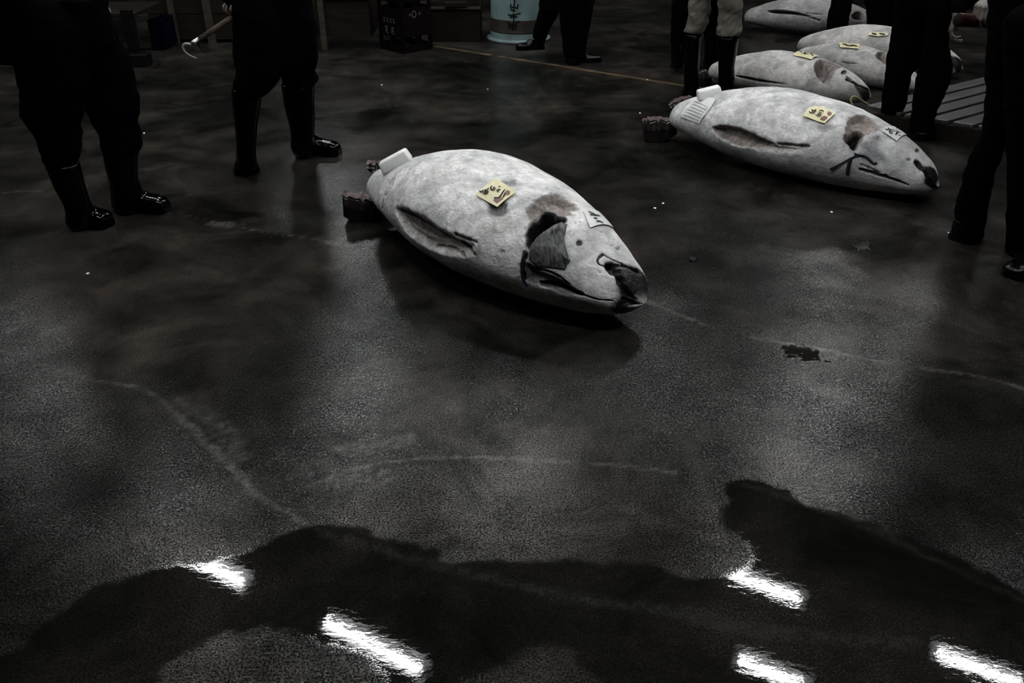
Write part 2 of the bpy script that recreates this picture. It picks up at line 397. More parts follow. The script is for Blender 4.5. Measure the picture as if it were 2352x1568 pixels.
# dark wet footprints and smears
for e in ([(1240, 378), (1275, 370), (1280, 388), (1245, 392)], [(1265, 362), (1310, 358), (1320, 370), (1280, 374)], [(1330, 358), (1385, 357), (1390, 368), (1335, 368)],
          [(1440, 378), (1485, 376), (1490, 392), (1450, 396)], [(1335, 408), (1400, 402), (1410, 416), (1345, 420)], [(1400, 396), (1460, 392), (1450, 404), (1405, 408)],
          [(1010, 262), (1080, 258), (1090, 268), (1020, 272)], [(1080, 255), (1130, 247), (1150, 252), (1100, 264)], [(970, 228), (1010, 224), (1015, 234), (980, 238)],
          [(1655, 640), (1720, 634), (1740, 642), (1680, 646)], [(380, 330), (450, 320), (470, 340), (400, 350)], [(440, 365), (520, 355), (540, 385), (470, 395)],
          [(1470, 262), (1530, 255), (1540, 285), (1480, 285)], [(1440, 380), (1490, 375), (1500, 385), (1450, 392)], [(2040, 350), (2120, 340), (2130, 352), (2050, 360)],
          [(1650, 762), (1700, 768), (1700, 778), (1640, 762)]):
    blob(stain, e, .08, .6)
rs = random.Random(4)
for k in range(70):
    x = rs.uniform(-3.5, 4.5); y = rs.uniform(4.8, 8.6); a = rs.uniform(.05, .25)
    d = np.hypot((NP[:, 0]-x)/a, (NP[:, 1]-y)/(a*rs.uniform(.6, 1.6)))+jit*6
    stain[near] = np.maximum(stain[near], rs.uniform(.2, .6)*sstep(-d, -1.5, -.2))
fm = bpy.data.meshes.new('floor')
nx, ny = len(XS), len(YS)
fv = np.c_[FP, np.zeros(len(FP))]
ii, jj = np.meshgrid(np.arange(nx-1), np.arange(ny-1)); q0 = (jj*nx+ii).ravel()
FQ = np.stack([q0, q0+1, q0+nx+1, q0+nx], -1)
def fast_mesh(name, v, f):
    m = bpy.data.meshes.new(name); v = np.asarray(v, np.float32); f = np.asarray(f, np.int32)
    m.vertices.add(len(v)); m.vertices.foreach_set('co', v.ravel())
    m.loops.add(f.size); m.loops.foreach_set('vertex_index', f.ravel())
    m.polygons.add(len(f)); m.polygons.foreach_set('loop_start', np.arange(0, f.size, f.shape[1], dtype=np.int32))
    m.update(calc_edges=True); m.validate(); return m
def set_attr(m, name, a):
    at_ = m.attributes.new(name, 'FLOAT', 'POINT'); at_.data.foreach_set('value', np.asarray(a, np.float32))
m = fast_mesh('floor', fv, FQ)
set_attr(m, 'wet', wet); set_attr(m, 'stain', stain); set_attr(m, 'line', line)
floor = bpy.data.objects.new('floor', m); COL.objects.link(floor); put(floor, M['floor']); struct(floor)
def puddle(arr_near, label, lim=.3):
    arr = np.zeros(len(FP)); arr[near] = arr_near
    fsel = FQ[(arr[FQ] > lim).all(1)]
    vs, inv = np.unique(fsel.ravel(), return_inverse=True)
    v = fv[vs].copy(); v[:, 2] = .0006
    m = fast_mesh('puddle', v, inv.reshape(-1, 4))
    for nm, a in (('wet', wet), ('stain', stain), ('line', line)): set_attr(m, nm, a[vs])
    o = bpy.data.objects.new('puddle', m); COL.objects.link(o); put(o, M['floor'])
    tag(o, label, 'puddle'); return o
puddle(wetA, 'wide dark puddle of water spread over the foreground floor')
puddle(wetS['s1'], 'small dark puddle on the pale floor joint right of the nearest tuna')
puddle(wetS['s2'], 'small black puddle on the floor near the right-hand legs')

def slab(name, c, size, mat): return struct(MB().box(c, size).build(name, mat))
slab('wall_back', (0, RY1+.1, RZ/2), (RX1-RX0, .2, RZ), M['wall']); slab('wall_front', (0, RY0-.1, RZ/2), (RX1-RX0, .2, RZ), M['wall'])
slab('wall_left', (RX0-.1, 7, RZ/2), (.2, RY1-RY0, RZ), M['wall']); slab('wall_right', (RX1+.1, 7, RZ/2), (.2, RY1-RY0, RZ), M['wall'])
slab('ceiling', (0, 7, RZ+.1), (RX1-RX0, RY1-RY0, .2), M['ceil'])
# worn yellow line along the hall axis
la, lb = ground(985, 104)[:2], ground(2330, 317)[:2]; la = np.array(la); lb = np.array(lb)
ln = (lb-la)/np.hypot(*(lb-la)); lp = np.array([-ln[1], ln[0]])
K = 60; ring = []
rs = random.Random(2); V = []; F = []
for k in range(K+1):
    c = la+(lb-la)*k/K; wd = .026+rs.uniform(-.008, .008)
    V += [(*(c-lp*wd), .0012), (*(c+lp*wd), .0012)]
    if k and rs.random() > .06: F.append((2*k-2, 2*k, 2*k+1, 2*k-1))
o = MB().add(V, F).build('painted_line', M['linepaint'], floor); o['label'] = 'worn yellow painted line'

# ------------------------------------------------------------------ ceiling lamps (most seen mirrored in the wet floor, some unseen)
LA = math.radians(-30.0); LD = np.array([math.cos(LA), math.sin(LA)])
def lamp(x, y, L, label):
    t = thing('ceiling_lamp', (x, y, LAMP_Z-.03), label, 'lamp', 'twin-tube lamps over the auction floor')
    c, s_ = LD; nrm = np.array([-s_, c]); ctr = np.array([x, y])
    h = MB()
    prof = [(-.11, -.03), (-.085, .05), (.085, .05), (.11, -.03), (.105, -.03), (.08, .042), (-.08, .042), (-.105, -.03)]
    rings = [[(*(ctr+LD*e*(L/2+.06)+nrm*a), LAMP_Z+b) for a, b in prof] for e in (-1, 1)]
    h.loft(rings).build('housing', M['housing'], t)
    for sgn in (-1, 1):
        a = ctr-LD*L/2+nrm*sgn*.021; b = ctr+LD*L/2+nrm*sgn*.021
        MB().tube([(*a, LAMP_Z), (*b, LAMP_Z)], .014, 8).build('tube', M['tube'], t, smooth=True)
    for e in (-.35*L, .35*L):
        q = ctr+LD*e; MB().tube([(*q, LAMP_Z+.045), (*q, RZ)], .006, 6).build('hanger', M['blackm'], t)
    return t
lamps = [(-1.14, 4.71, .95), (-2.76, 5.62, .9), (-3.55, 6.4, .3), (-5.25, 7.97, .8),
         (3.66, 4.48, .6), (2.2, 5.34, .6), (.0, 6.72, 1.1), (-1.7, 7.6, 1.1),
         (2.02, 4.44, .5), (3.2, 7.5, 1.1), (1.7, 8.45, .5), (4.6, 8.9, .8), (-2.6, 12.1, 1.1), (5.2, 12.5, 1.1), (-.9, 2.1, 1.1), (1.1, 1.4, 1.1), (2.9, 2.2, 1.1), (-4.2, 3.2, 1.1)]  # unseen at the end: camera-side lamps, then one added to brighten left floor
for x, y, L in lamps:
    lamp(x, y, L, 'lit twin-tube ceiling lamp hanging above the wet auction floor')

# ------------------------------------------------------------------ tuna
TK = np.array([0, .04, .12, .25, .4, .55, .7, .82, .91, .97, 1.0])
D0 = np.array([.045, .068, .095, .132, .16, .168, .158, .13, .092, .055, .02])
SH1 = (np.array([.994, 1.089, 1.15, 1.204, 1.222, 1.215, 1.094, 1.033, 1.04, 1.09, 1.093]), np.array([.751, .734, .787, .843, .867, .821, .803, .805, .821, .776, .694]),
       np.array([.0093, .0069, .0055, .0039, -.0004, -.0054, -.0103, -.0124, -.0087, .0019, .0168]))
SH2 = (np.array([1.034, 1.101, 1.157, 1.188, 1.179, 1.124, 1.063, 1.017, .996, 1.008, 1.06]), np.array([.733, .742, .781, .804, .802, .764, .742, .734, .745, .744, .75]),
       np.array([.0078, .004, .0015, -.0008, -.0028, -.0035, -.0028, -.0018, -.0003, .0022, .0069]))
def herm(x, xs, ys):
    mm = np.gradient(ys, xs); i = np.clip(np.searchsorted(xs, x)-1, 0, len(xs)-2)
    hh = xs[i+1]-xs[i]; s = (x-xs[i])/hh
    return (2*s**3-3*s**2+1)*ys[i]+(s**3-2*s**2+s)*hh*mm[i]+(-2*s**3+3*s**2)*ys[i+1]+(s**3-s**2)*hh*mm[i+1]
class Tuna:
    def __init__(s, pose, shape, nt, nphi):
        s.x, s.y, s.yaw, s.L, s.roll, s.pit = pose; s.kd, s.kw, s.kb = shape; s.zoff = 0; s.Wm = float((herm(np.linspace(0, 1, 200), TK, D0*s.kw)*s.L).max())
        u = np.linspace(0, 1, nt)
        t = u + .045*np.sin(2*math.pi*u)*-1*.6    # denser at both ends
        s.t = np.clip((t-t.min())/(t.max()-t.min()), 0, 1); s.phi = np.linspace(0, 2*math.pi, nphi, endpoint=False)
        tt, pp = np.meshgrid(s.t, s.phi, indexing='ij'); s.tt = tt.ravel(); s.pp = pp.ravel(); s.nt = nt; s.np_ = nphi
        s.sgn = 1.0; q = s.normal(np.array([.5]), np.array([math.pi/2]))[0]; s.sgn = 1.0 if q[2] > 0 else -1.0
        P = s.ev(s.tt, s.pp); s.zoff = -P[:, 2].min(); s.P = s.ev(s.tt, s.pp); s.N = s.normal(s.tt, s.pp)
        s.disp = np.zeros(len(s.P)); s.att = {k: np.zeros(len(s.P)) for k in ('dark', 'flesh', 'film')}
        view = s.P-np.array([0, 0, CAM_H]); s.front = np.where((view*s.N).sum(1) < 0)[0]; s.q = proj(s.P[s.front])
    def ev(s, t, phi):
        t = np.asarray(t, float); phi = np.asarray(phi, float); L = s.L
        D = herm(t, TK, D0*s.kd)*L; W = herm(t, TK, D0*s.kw)*L; b = herm(t, TK, s.kb)*L
        e = np.clip(t/.022, 0, 1); e2 = np.clip((1-t)/.03, 0, 1)
        g = np.sqrt(np.clip(1-(1-e)**2, 0, 1))*np.sqrt(np.clip(1-(1-e2)**2, 0, 1))
        V = b+D*g*np.cos(phi); Z = W*g*np.sin(phi)+.5*(W-s.Wm); U = t*L
        V, Z = V*math.cos(s.roll)-Z*math.sin(s.roll), V*math.sin(s.roll)+Z*math.cos(s.roll)
        U, Z = U*math.cos(s.pit)+Z*math.sin(s.pit), -U*math.sin(s.pit)+Z*math.cos(s.pit)
        return np.stack([s.x+U*math.cos(s.yaw)-V*math.sin(s.yaw), s.y+U*math.sin(s.yaw)+V*math.cos(s.yaw), Z+s.zoff], -1)
    def normal(s, t, phi):
        t = np.clip(t, .003, .997); e = 1e-3
        a = s.ev(t+e, phi)-s.ev(t-e, phi); b = s.ev(t, phi+e)-s.ev(t, phi-e)
        n = np.cross(a, b); n = n/np.maximum(np.linalg.norm(n, axis=1)[:, None], 1e-9); return n*s.sgn
    def hit(s, px, py):
        d = ((s.q-np.array([px, py]))**2).sum(1); i = np.argsort(d)[:3]; wt = 1/(d[i]+.05); k = s.front[i]; ph = (s.pp[k]+math.pi/2) % (2*math.pi)-math.pi/2
        return float((s.tt[k]*wt).sum()/wt.sum()), float((ph*wt).sum()/wt.sum())
    def hits(s, pts): return [s.hit(*p) for p in pts]
    def flat(s, tp, pts):
        """unwrapped metric coordinates around a feature"""
        c = np.mean(tp, axis=0); R = float((herm(np.array([c[0]]), TK, D0*s.kd)*s.L)[0])*.85
        f = lambda a: np.stack([np.asarray(a)[:, 0]*s.L, ((np.asarray(a)[:, 1]-c[1]+math.pi) % (2*math.pi)-math.pi)*R], -1)
        return f(tp), f(pts)
    def _sd(s, tp, rough=.0):
        poly, P = s.flat(tp, np.stack([s.tt, s.pp], -1)); lo = poly.min(0)-.15; hi = poly.max(0)+.15
        sel = np.where(((P > lo) & (P < hi)).all(1))[0]; Q = P[sel]
        d = sdf(Q, smooth_poly([tuple(x) for x in poly], 2))
        if rough: d = d+(vnoise(Q+5, 30, 2)+.6*vnoise(Q+3, 70, 5))*rough
        return sel, d
    def pit_(s, tp, depth, fall=.03, masks=None, rough=.01, soft=.01, outward=0.0):
        sel, d = s._sd(tp, rough)
        if depth > 0: s.disp[sel] = np.minimum(s.disp[sel], -depth*sstep(d, -fall*.15, fall))
        elif depth < 0: s.disp[sel] = np.where(s.disp[sel] < -.01, s.disp[sel], -depth*sstep(d, 0, fall))
        for k, (amt, off) in (masks or {}).items():
            s.att[k][sel] = np.maximum(s.att[k][sel], amt*sstep(d, -soft+off, soft+off))
    def ridge(s, tp, width, depth, masks=None):
        poly, P = s.flat(tp, np.stack([s.tt, s.pp], -1)); lo = poly.min(0)-.1; hi = poly.max(0)+.1
        sel = np.where(((P > lo) & (P < hi)).all(1))[0]; d = seg_dist(P[sel], smooth_poly([tuple(x) for x in poly], 2, False), False)
        d = d+vnoise(P[sel], 60, 4)*width*.6
        s.disp[sel] = s.disp[sel]-depth*sstep(-d, -width, 0)
        for k, amt in (masks or {}).items(): s.att[k][sel] = np.maximum(s.att[k][sel], amt*sstep(-d, -width*1.1, -width*.4))
    def build(s, label, mat, lumps=.003):
        c = s.ev(np.array([.5, .5]), np.array([0, math.pi])).mean(0); s.org = np.array([c[0], c[1], 0.0])
        s.root = thing('tuna', s.org, label, 'tuna', 'frozen tuna laid out on the floor')
        q = s.P*1.0
        lump = lumps*2*(vnoise(np.stack([s.tt*s.L*9, s.P[:, 2]*9+s.P[:, 1]*6], -1), 1.0, 8)+.5*vnoise(np.stack([s.tt*s.L*22, s.P[:, 2]*22+s.P[:, 0]*15], -1), 1.0, 9))
        v = q+s.N*(s.disp+lump)[:, None]
        n, k = s.nt, s.np_
        a, b = np.meshgrid(np.arange(n-1), np.arange(k), indexing='ij'); b2 = (b+1) % k
        f = np.stack([a*k+b, (a+1)*k+b, (a+1)*k+b2, a*k+b2], -1).reshape(-1, 4)
        v[:, 2] = np.maximum(v[:, 2], .0008)
        m = fast_mesh('body', v, f)
        for nm, arr in s.att.items(): set_attr(m, nm, arr)
        o = bpy.data.objects.new('body', m); COL.objects.link(o); m.polygons.foreach_set('use_smooth', [True]*len(m.polygons))
        put(o, mat, s.root); s.body = o; return s.root
    def surf(s, tp, off):
        tp = np.asarray(tp); return s.ev(tp[:, 0], tp[:, 1])+s.normal(tp[:, 0], tp[:, 1])*np.asarray(off).reshape(-1, 1)
    def patch(s, tp, off=.004, thick=.003, rings=7, nb=64, edge=0.0, warp=0.0):
        """curved sheet lying on the skin, outlined by a star-shaped outline in (t, phi)"""
        tp = np.asarray(tp, float); seg = np.roll(tp, -1, 0)-tp
        l = np.hypot(seg[:, 0]*s.L, seg[:, 1]*.25); cum = np.r_[0, np.cumsum(l)]; u = np.linspace(0, cum[-1], nb, endpoint=False)
        u = np.unique(np.r_[u, cum[:-1]])
        i = np.clip(np.searchsorted(cum, u, 'right')-1, 0, len(tp)-1); B = tp[i]+seg[i]*((u-cum[i])/np.maximum(l[i], 1e-9))[:, None]
        c = tp.mean(0); top = []; bot = []
        N = len(B)
        for k in range(1, rings+1):
            fr = k/rings; R = c+(B-c)*fr
            o_ = off+edge*fr**3 + warp*np.array([vnoise(np.array([[x[0]*s.L*14, x[1]*6]]), 1.0, 3)[0] for x in R])
            top.append(s.surf(R, o_)); bot.append(s.surf(R, o_-thick))
        mb = MB(); V = [s.surf([c], [off])[0]]; F = []
        for r in top: V += list(r)
        for j in range(N): F.append((0, 1+j, 1+(j+1) % N))
        for k in range(rings-1):
            for j in range(N): F.append((1+k*N+j, 1+(k+1)*N+j, 1+(k+1)*N+(j+1) % N, 1+k*N+(j+1) % N))
        z = len(V); V += list(bot[-1]); e = 1+(rings-1)*N
        for j in range(N): F.append((e+j, z+j, z+(j+1) % N, e+(j+1) % N))
        return mb.add(V, F)
    def stroke(s, mb, tp, width, off):
        P = s.surf(smooth_poly(tp, 2, False) if len(tp) > 2 else [tuple(np.array(tp[0])*(1-k/4)+np.array(tp[1])*(k/4)) for k in range(5)], [off])
        n = s.normal(np.array([np.mean([q[0] for q in tp])]), np.array([np.mean([q[1] for q in tp])]))[0]
        K = len(P); V = []; F = []
        for k in range(K):
            d = P[min(k+1, K-1)]-P[max(k-1, 0)]; a = np.cross(n, d); a /= max(np.linalg.norm(a), 1e-9)
            wd = width*(.5+.5*math.sin(math.pi*(k+.6)/(K+.2)))*.5
            V += [P[k]-a*wd, P[k]+a*wd]
            if k: F.append((2*k-2, 2*k-1, 2*k+1, 2*k))
        mb.add(V, F)
def Z(ox, oy, sc, pts): return [(ox+p[0]*sc, oy+p[1]*sc) for p in pts]
def paper_tag(f, outline, strokes, blots, label, wd=.006, extra=None):
    tp = f.hits(outline)
    o = f.patch(tp, .012, .002, 6, 40, warp=.006).build('paper_tag', M['paper'])
    recenter(o); tag(o, label, 'tag', 'yellow paper tags on the tuna')
    if strokes:
        mb = MB()
        for st in strokes: f.stroke(mb, f.hits(st), wd, .0155)
        mb.build('brush_writing', M['ink'], o)
    for b in blots:
        f.patch(f.hits(b), .0148, .001, 4, 20).build('red_stamp', M['redink'], o)
    return o

# ---- nearest tuna
f1 = Tuna([-.6488, 3.9408, -.8121, 1.6277, .0215, .0272], SH1, 420, 320)
hz = lambda p: Z(1200, 420, .2041, p); bz = lambda p: Z(760, 320, .3401, p); tz = lambda p: Z(770, 330, .1913, p)
rim = f1.hits(hz([(30, 300), (120, 190), (220, 140), (330, 105), (450, 130), (560, 200), (640, 270), (560, 350), (480, 430), (330, 500), (200, 580), (90, 700), (50, 640), (60, 520), (60, 400)]))
f1.pit_(rim, .028, .05, {'flesh': (.85, .0)}, .02, .02)
hole = f1.hits(hz([(55, 730), (45, 640), (90, 500), (160, 375), (225, 285), (320, 255), (410, 300), (490, 400), (450, 470), (350, 540), (240, 620), (110, 740)]))
f1.pit_(hole, .20, .03, {'flesh': (1.0, -.005), 'dark': (1.0, -.004)}, .010, .012)  # dark mask also paints the shade inside the gill hole
f1.pit_(f1.hits(hz([(60, 770), (160, 610), (300, 520), (440, 435), (500, 470), (480, 700), (560, 900), (480, 990), (320, 960), (150, 950), (60, 860)])), 0, .02, {'film': (.9, 0)}, .006, .012)
# lower gill slit and throat, throat shadow painted in with the dark mask
f1.pit_(f1.hits(hz([(10, 880), (90, 880), (230, 980), (420, 1050), (560, 1160), (670, 1240), (640, 1280), (480, 1255), (230, 1160), (60, 1130), (5, 1050)])), .02, .03, {'film': (.95, .0), 'dark': (.55, .0)}, .006, .01)
f1.ridge(f1.hits(hz([(200, 1150), (350, 1160), (500, 1200), (660, 1255)])), .014, .03, {'dark': 1.0})
f1.ridge(f1.hits(hz([(150, 960), (330, 1010), (430, 1060), (520, 1140)])), .007, .01, {'dark': .8})
f1.ridge(f1.hits(hz([(30, 800), (5, 880), (0, 980), (10, 1080)])), .012, .02, {'dark': 1.0})
f1.ridge(f1.hits(hz([(680, 1260), (760, 1290), (860, 1320), (1000, 1325)])), .006, .008, {'dark': .6})
# dark snout and the mouth
f1.pit_(f1.hits(hz([(985, 930), (1160, 945), (1300, 975), (1400, 1050), (1455, 1180), (1465, 1250), (1400, 1320), (1260, 1395), (1230, 1440), (1080, 1470), (1000, 1440), (1060, 1300), (1100, 1250), (1050, 1080), (1020, 1000)])), 0, .02, {'dark': (.8, -.004)}, .012, .016)
f1.ridge(f1.hits(hz([(985, 930), (1080, 1050), (1160, 1180), (1230, 1290), (1262, 1380)])), .016, .026, {'dark': 1.0})
f1.ridge(f1.hits(hz([(990, 925), (1100, 930), (1220, 960), (1320, 1010)])), .010, .012, {'dark': 1.0})
f1.ridge(f1.hits(hz([(905, 800), (840, 865), (850, 915), (930, 940), (1000, 930)])), .005, .006, {'dark': .9})
f1.ridge(f1.hits(hz([(910, 805), (1000, 858), (1080, 890), (1160, 930)])), .005, .006, {'dark': .8})
for cx, cy, r in ((640, 675, 42), (1080, 740, 32), (1010, 705, 24), (900, 548, 16), (945, 565, 14), (700, 555, 14), (600, 450, 22), (870, 1005, 22), (975, 680, 12)):
    f1.pit_(f1.hits(hz([(cx+r*math.cos(q)*1.15, cy+r*math.sin(q)) for q in np.linspace(0, 6.28, 9)[:-1]])), .008, .012, {'dark': (.8 if r > 35 else .45, .002)}, .004, .005)
# pectoral pit below the tag
f1.pit_(f1.hits(bz([(1060, 440), (1130, 400), (1210, 440), (1205, 490), (1170, 530), (1110, 540), (1070, 510)])), .012, .02, {'film': (.95, .0)}, .012, .012)
f1.pit_(f1.hits(bz([(1150, 285), (1250, 285), (1255, 310), (1200, 325), (1160, 310)])), .008, .015, {'film': (.8, .0)}, .02, .008)
f1.pit_(f1.hits(bz([(1130, 745), (1180, 740), (1180, 770), (1140, 775)])), .008, .012, {'film': (.6, 0)}, .01, .006)
# belly cut
f1.pit_(f1.hits(bz([(422, 450), (470, 438), (560, 472), (700, 565), (850, 650), (965, 690), (975, 730), (960, 800), (860, 790), (700, 765), (590, 700), (500, 620), (440, 520)])), .03, .04, {'flesh': (.55, .008)}, .01, .02)
f1.pit_(f1.hits(bz([(430, 456), (480, 455), (570, 492), (720, 598), (820, 662), (885, 706), (800, 712), (700, 706), (620, 680), (540, 630), (480, 560), (440, 490)])), .05, .035, {'flesh': (.75, 0)}, .006, .012)
f1.ridge(f1.hits(bz([(860, 700), (910, 740), (965, 775)])), .012, .018, {'flesh': .9})
f1.ridge(f1.hits(bz([(840, 640), (900, 670), (975, 692)])), .012, .015, {'flesh': .6})
f1.ridge(f1.hits(bz([(690, 740), (800, 745), (900, 790)])), .008, .01, {'flesh': .8})
# cut mark on the tail
f1.pit_(f1.hits(bz([(345, 400), (370, 330), (415, 250), (440, 240), (430, 290), (400, 350), (370, 390)])), .012, .015, {'flesh': (.3, 0)}, .006, .006)
f1.ridge(f1.hits(bz([(345, 470), (355, 410), (400, 300), (440, 235)])), .006, .01, {})
f1.build('big frosted tuna nearest the camera, head right', mat_tuna('frosted_tuna_skin'))
flap = f1.patch(f1.hits(hz([(62, 770), (110, 680), (160, 612), (290, 520), (440, 437), (500, 468), (480, 600), (480, 700), (540, 880), (480, 985), (320, 960), (170, 950), (70, 870)])), .008, .006, 10, 90, edge=-.007, warp=.006)
filmm = NT('dark_gill_membrane')
_s = filmm.noise(1.0, 5, .6, vec=filmm.map((55, 18, 30)), dist=.8)
MF = filmm.done(filmm.mix(filmm.rng(_s, .35, .68), (.006, .006, .007), (.10, .10, .104)), .26, filmm.bump(_s, .6, .006), Specular_IOR_Level=.22)
flap.build('gill_cover', MF, f1.root, smooth=True)['label'] = 'dark glossy gill cover'
o = f1.patch(f1.hits(hz([(680, 330), (760, 300), (900, 340), (1040, 480), (1000, 505), (760, 515)])), .006, .002, 6, 40).build('sticker', M['white_paper'], f1.root)
mb = MB()
for st in ([(730, 338), (765, 355), (800, 365)], [(750, 375), (800, 378), (860, 390)], [(790, 410), (830, 420)], [(870, 362), (915, 390), (960, 420)], [(950, 425), (1005, 472)], [(820, 447), (860, 447), (900, 470)], [(940, 390), (1020, 480)]):
    f1.stroke(mb, f1.hits(hz(st)), .008, .009)
mb.build('pen_marks', M['ink'], o)['kind'] = 'stuff'
def strap(f, px, rad=.004, mat='strap', name='strap', off=.006):
    pts = f.surf(smooth_poly(f.hits(px), 2, False), [off]); MB().tube(pts, rad, 8).build(name, M[mat], f.root, smooth=True)
strap(f1, hz([(60, 780), (25, 830), (5, 900), (3, 1000), (20, 1090), (60, 1150)]), .006)
# tail stumps
def stump(f, pts, Y, depth, jag=.012):
    """cut fin base: dark sides, ragged red top; outline in a vertical plane, given depth"""
    top, bottom = pts
    n = 14; rs = random.Random(len(top)+int(Y*10)); mb = MB(); mt = MB()
    tp = [np.array(at(*p, Y)) for p in top]; bp = [np.array(at(*p, Y)) for p in bottom]
    def along(P, u):
        k = min(int(u*(len(P)-1)), len(P)-2); v = u*(len(P)-1)-k; return P[k]*(1-v)+P[k+1]*v
    R = []
    for i in range(n+1):
        u = i/n; a = along(tp, u); b = along(bp, u); b[2] = max(b[2], .001); j = rs.uniform(-jag, jag)
        dd = depth*(.7+.3*math.sin(math.pi*u)+rs.uniform(-.06, .06))
        m1 = a*.6+b*.4+np.array([0, -.010+rs.uniform(-.006, .006), 0])
        R.append([b, m1, a+np.array([0, 0, j]), a+np.array([0, dd, -abs(j)*.8]), m1+np.array([0, dd+.015, 0]), b+np.array([0, dd, 0])])
    mb.loft(R); body = mb.build('tail_stump', M['stump'], f.root, bevel=.004)
    V = []; F = []
    for i in range(n+1):
        a, c = R[i][2], R[i][3]
        for q in range(5):
            p = a+(c-a)*(q/4*.86+.07); V.append(p+np.array([0, 0, .003+rs.uniform(0, .007)]))
        if i:
            for q in range(4): e = 5*i+q; F.append((e-5, e, e+1, e-4))
    mt.add(V, F); mt.build('cut_face', M['meat'], body)
stump(f1, ([(786, 449), (800, 455), (822, 460), (842, 463), (862, 462), (878, 470)], [(789, 497), (805, 507), (825, 511), (850, 513), (872, 512), (880, 505)]), 3.84, .10)
stump(f1, ([(840, 379), (856, 380), (872, 384), (884, 388)], [(846, 392), (856, 398), (868, 397), (884, 396)]), 4.12, .10)
stump(f1, ([(853, 402), (862, 398), (874, 396)], [(857, 414), (866, 412), (876, 410)]), 4.02, .05, .006)
paper_tag(f1, [(1093, 451), (1139, 417), (1187, 447), (1144, 480)],
    [Z(1080, 400, .0765, q) for q in ([(310, 590), (360, 610), (400, 622)], [(390, 625), (425, 555)], [(430, 600), (570, 640)], [(430, 680), (510, 590), (580, 490)], [(460, 550), (530, 670)], [(430, 635), (585, 605)], [(505, 540), (500, 670)],
      [(690, 430), (640, 470), (640, 530), (690, 575), (740, 560), (785, 510)], [(700, 540), (720, 490), (765, 480)], [(875, 490), (910, 450)], [(815, 590), (845, 545), (930, 550)], [(820, 607), (890, 600)],
      [(1060, 545), (990, 640), (940, 730), (850, 810)], [(1065, 670), (1000, 785)], [(735, 785), (830, 790)])],
    [Z(1080, 400, .0765, q) for q in ([(720, 860), (760, 790), (860, 760), (960, 760), (1005, 815), (900, 890), (820, 940), (780, 900)], [(1035, 650), (1120, 560), (1215, 610), (1190, 700), (1090, 705)])],
    'yellow paper tag with black brush writing and red blot on the nearest tuna')
def ice_block(center, along, size, label, nrm=(0, 0, 1)):
    a = Vector(along).normalized(); n = Vector(nrm); n = (n-a*n.dot(a)).normalized(); b = n.cross(a)
    mb = MB(); V = []
    for dz in (-1, 1):
        for dx, dy in ((-1, -1), (1, -1), (1, 1), (-1, 1)):
            k = 1.0 if dz < 0 else .93
            V.append(Vector(center)+a*dx*size[0]/2*k*(1.0 if dx > 0 else .95)+b*dy*size[1]/2*k+n*dz*size[2]/2)
    mb.add(V, [(3, 2, 1, 0), (4, 5, 6, 7), (0, 1, 5, 4), (1, 2, 6, 5), (2, 3, 7, 6), (3, 0, 4, 7)])
    o = mb.build('ice_block', M['ice'], bevel=.009, smooth=True); recenter(o); return tag(o, label, 'ice', 'white blocks on the tuna tails')
def block_on(f, px, p0, p1, size, label, off):
    tp = f.hit(*px); c = f.surf([tp], [off])[0]; n = f.normal(np.array([tp[0]]), np.array([tp[1]]))[0]
    Y = c[1]; a = at(*p1, Y)-at(*p0, Y)
    return ice_block(c, a, size, label, n)
block_on(f1, (912, 379), (880, 384), (940, 352), (.15, .07, .055), 'white ice block lying on the tail of the nearest tuna', .02)

# ---- second tuna, to the right
f2 = Tuna([.9915, 5.1965, -.7914, 1.6132, .0089, .027], SH2, 340, 260)
gz = lambda p: Z(1880, 220, .1531, p); wz = lambda p: Z(1440, 140, .3231, p)
f2.pit_(f2.hits(gz([(370, 420), (430, 310), (560, 260), (700, 280), (860, 360), (930, 450), (930, 540), (800, 580), (680, 640), (600, 740), (540, 850), (480, 800), (390, 690), (370, 560)])), .03, .05, {'flesh': (.8, 0)}, .02, .025)
f2.pit_(f2.hits(gz([(375, 640), (390, 570), (440, 500), (520, 450), (600, 430), (700, 450), (740, 520), (690, 610), (640, 710), (560, 840), (520, 830), (440, 750), (385, 690)])), .14, .06, {'flesh': (1.0, 0), 'dark': (.85, .016)}, .012, .015)
f2.pit_(f2.hits(gz([(550, 850), (640, 700), (740, 630), (900, 560), (980, 640), (900, 750), (960, 880), (1000, 960), (800, 980), (600, 930)])), -.006, .03, {'film': (1.0, -.005)}, .02, .03)
f2.pit_(f2.hits(gz([(1490, 1010), (1650, 1090), (1780, 1150), (1850, 1270), (1840, 1370), (1740, 1390), (1640, 1340), (1590, 1250), (1600, 1150), (1540, 1060)])), 0, .02, {'dark': (1.0, -.004)}, .012, .012)
f2.ridge(f2.hits(gz([(1480, 1000), (1560, 1080), (1640, 1180), (1700, 1280), (1760, 1380)])), .014, .022, {'dark': 1.0})
f2.ridge(f2.hits(gz([(620, 1100), (800, 1150), (1000, 1210), (1180, 1270), (1330, 1335)])), .012, .016, {'dark': .8})
f2.ridge(f2.hits(gz([(640, 1030), (760, 1080), (900, 1150)])), .012, .01, {'dark': .5})
for cx, cy, r in ((1480, 820, 40), (1345, 955, 34), (870, 1165, 40), (1000, 1200, 34)):
    f2.pit_(f2.hits(gz([(cx+r*math.cos(q)*1.2, cy+r*math.sin(q)) for q in np.linspace(0, 6.28, 9)[:-1]])), .008, .012, {'dark': (.7, 0)}, .008, .008)
f2.pit_(f2.hits(wz([(1335, 460), (1400, 450), (1490, 450), (1500, 490), (1400, 520), (1340, 500)])), .008, .02, {'film': (.7, 0)}, .02, .02)
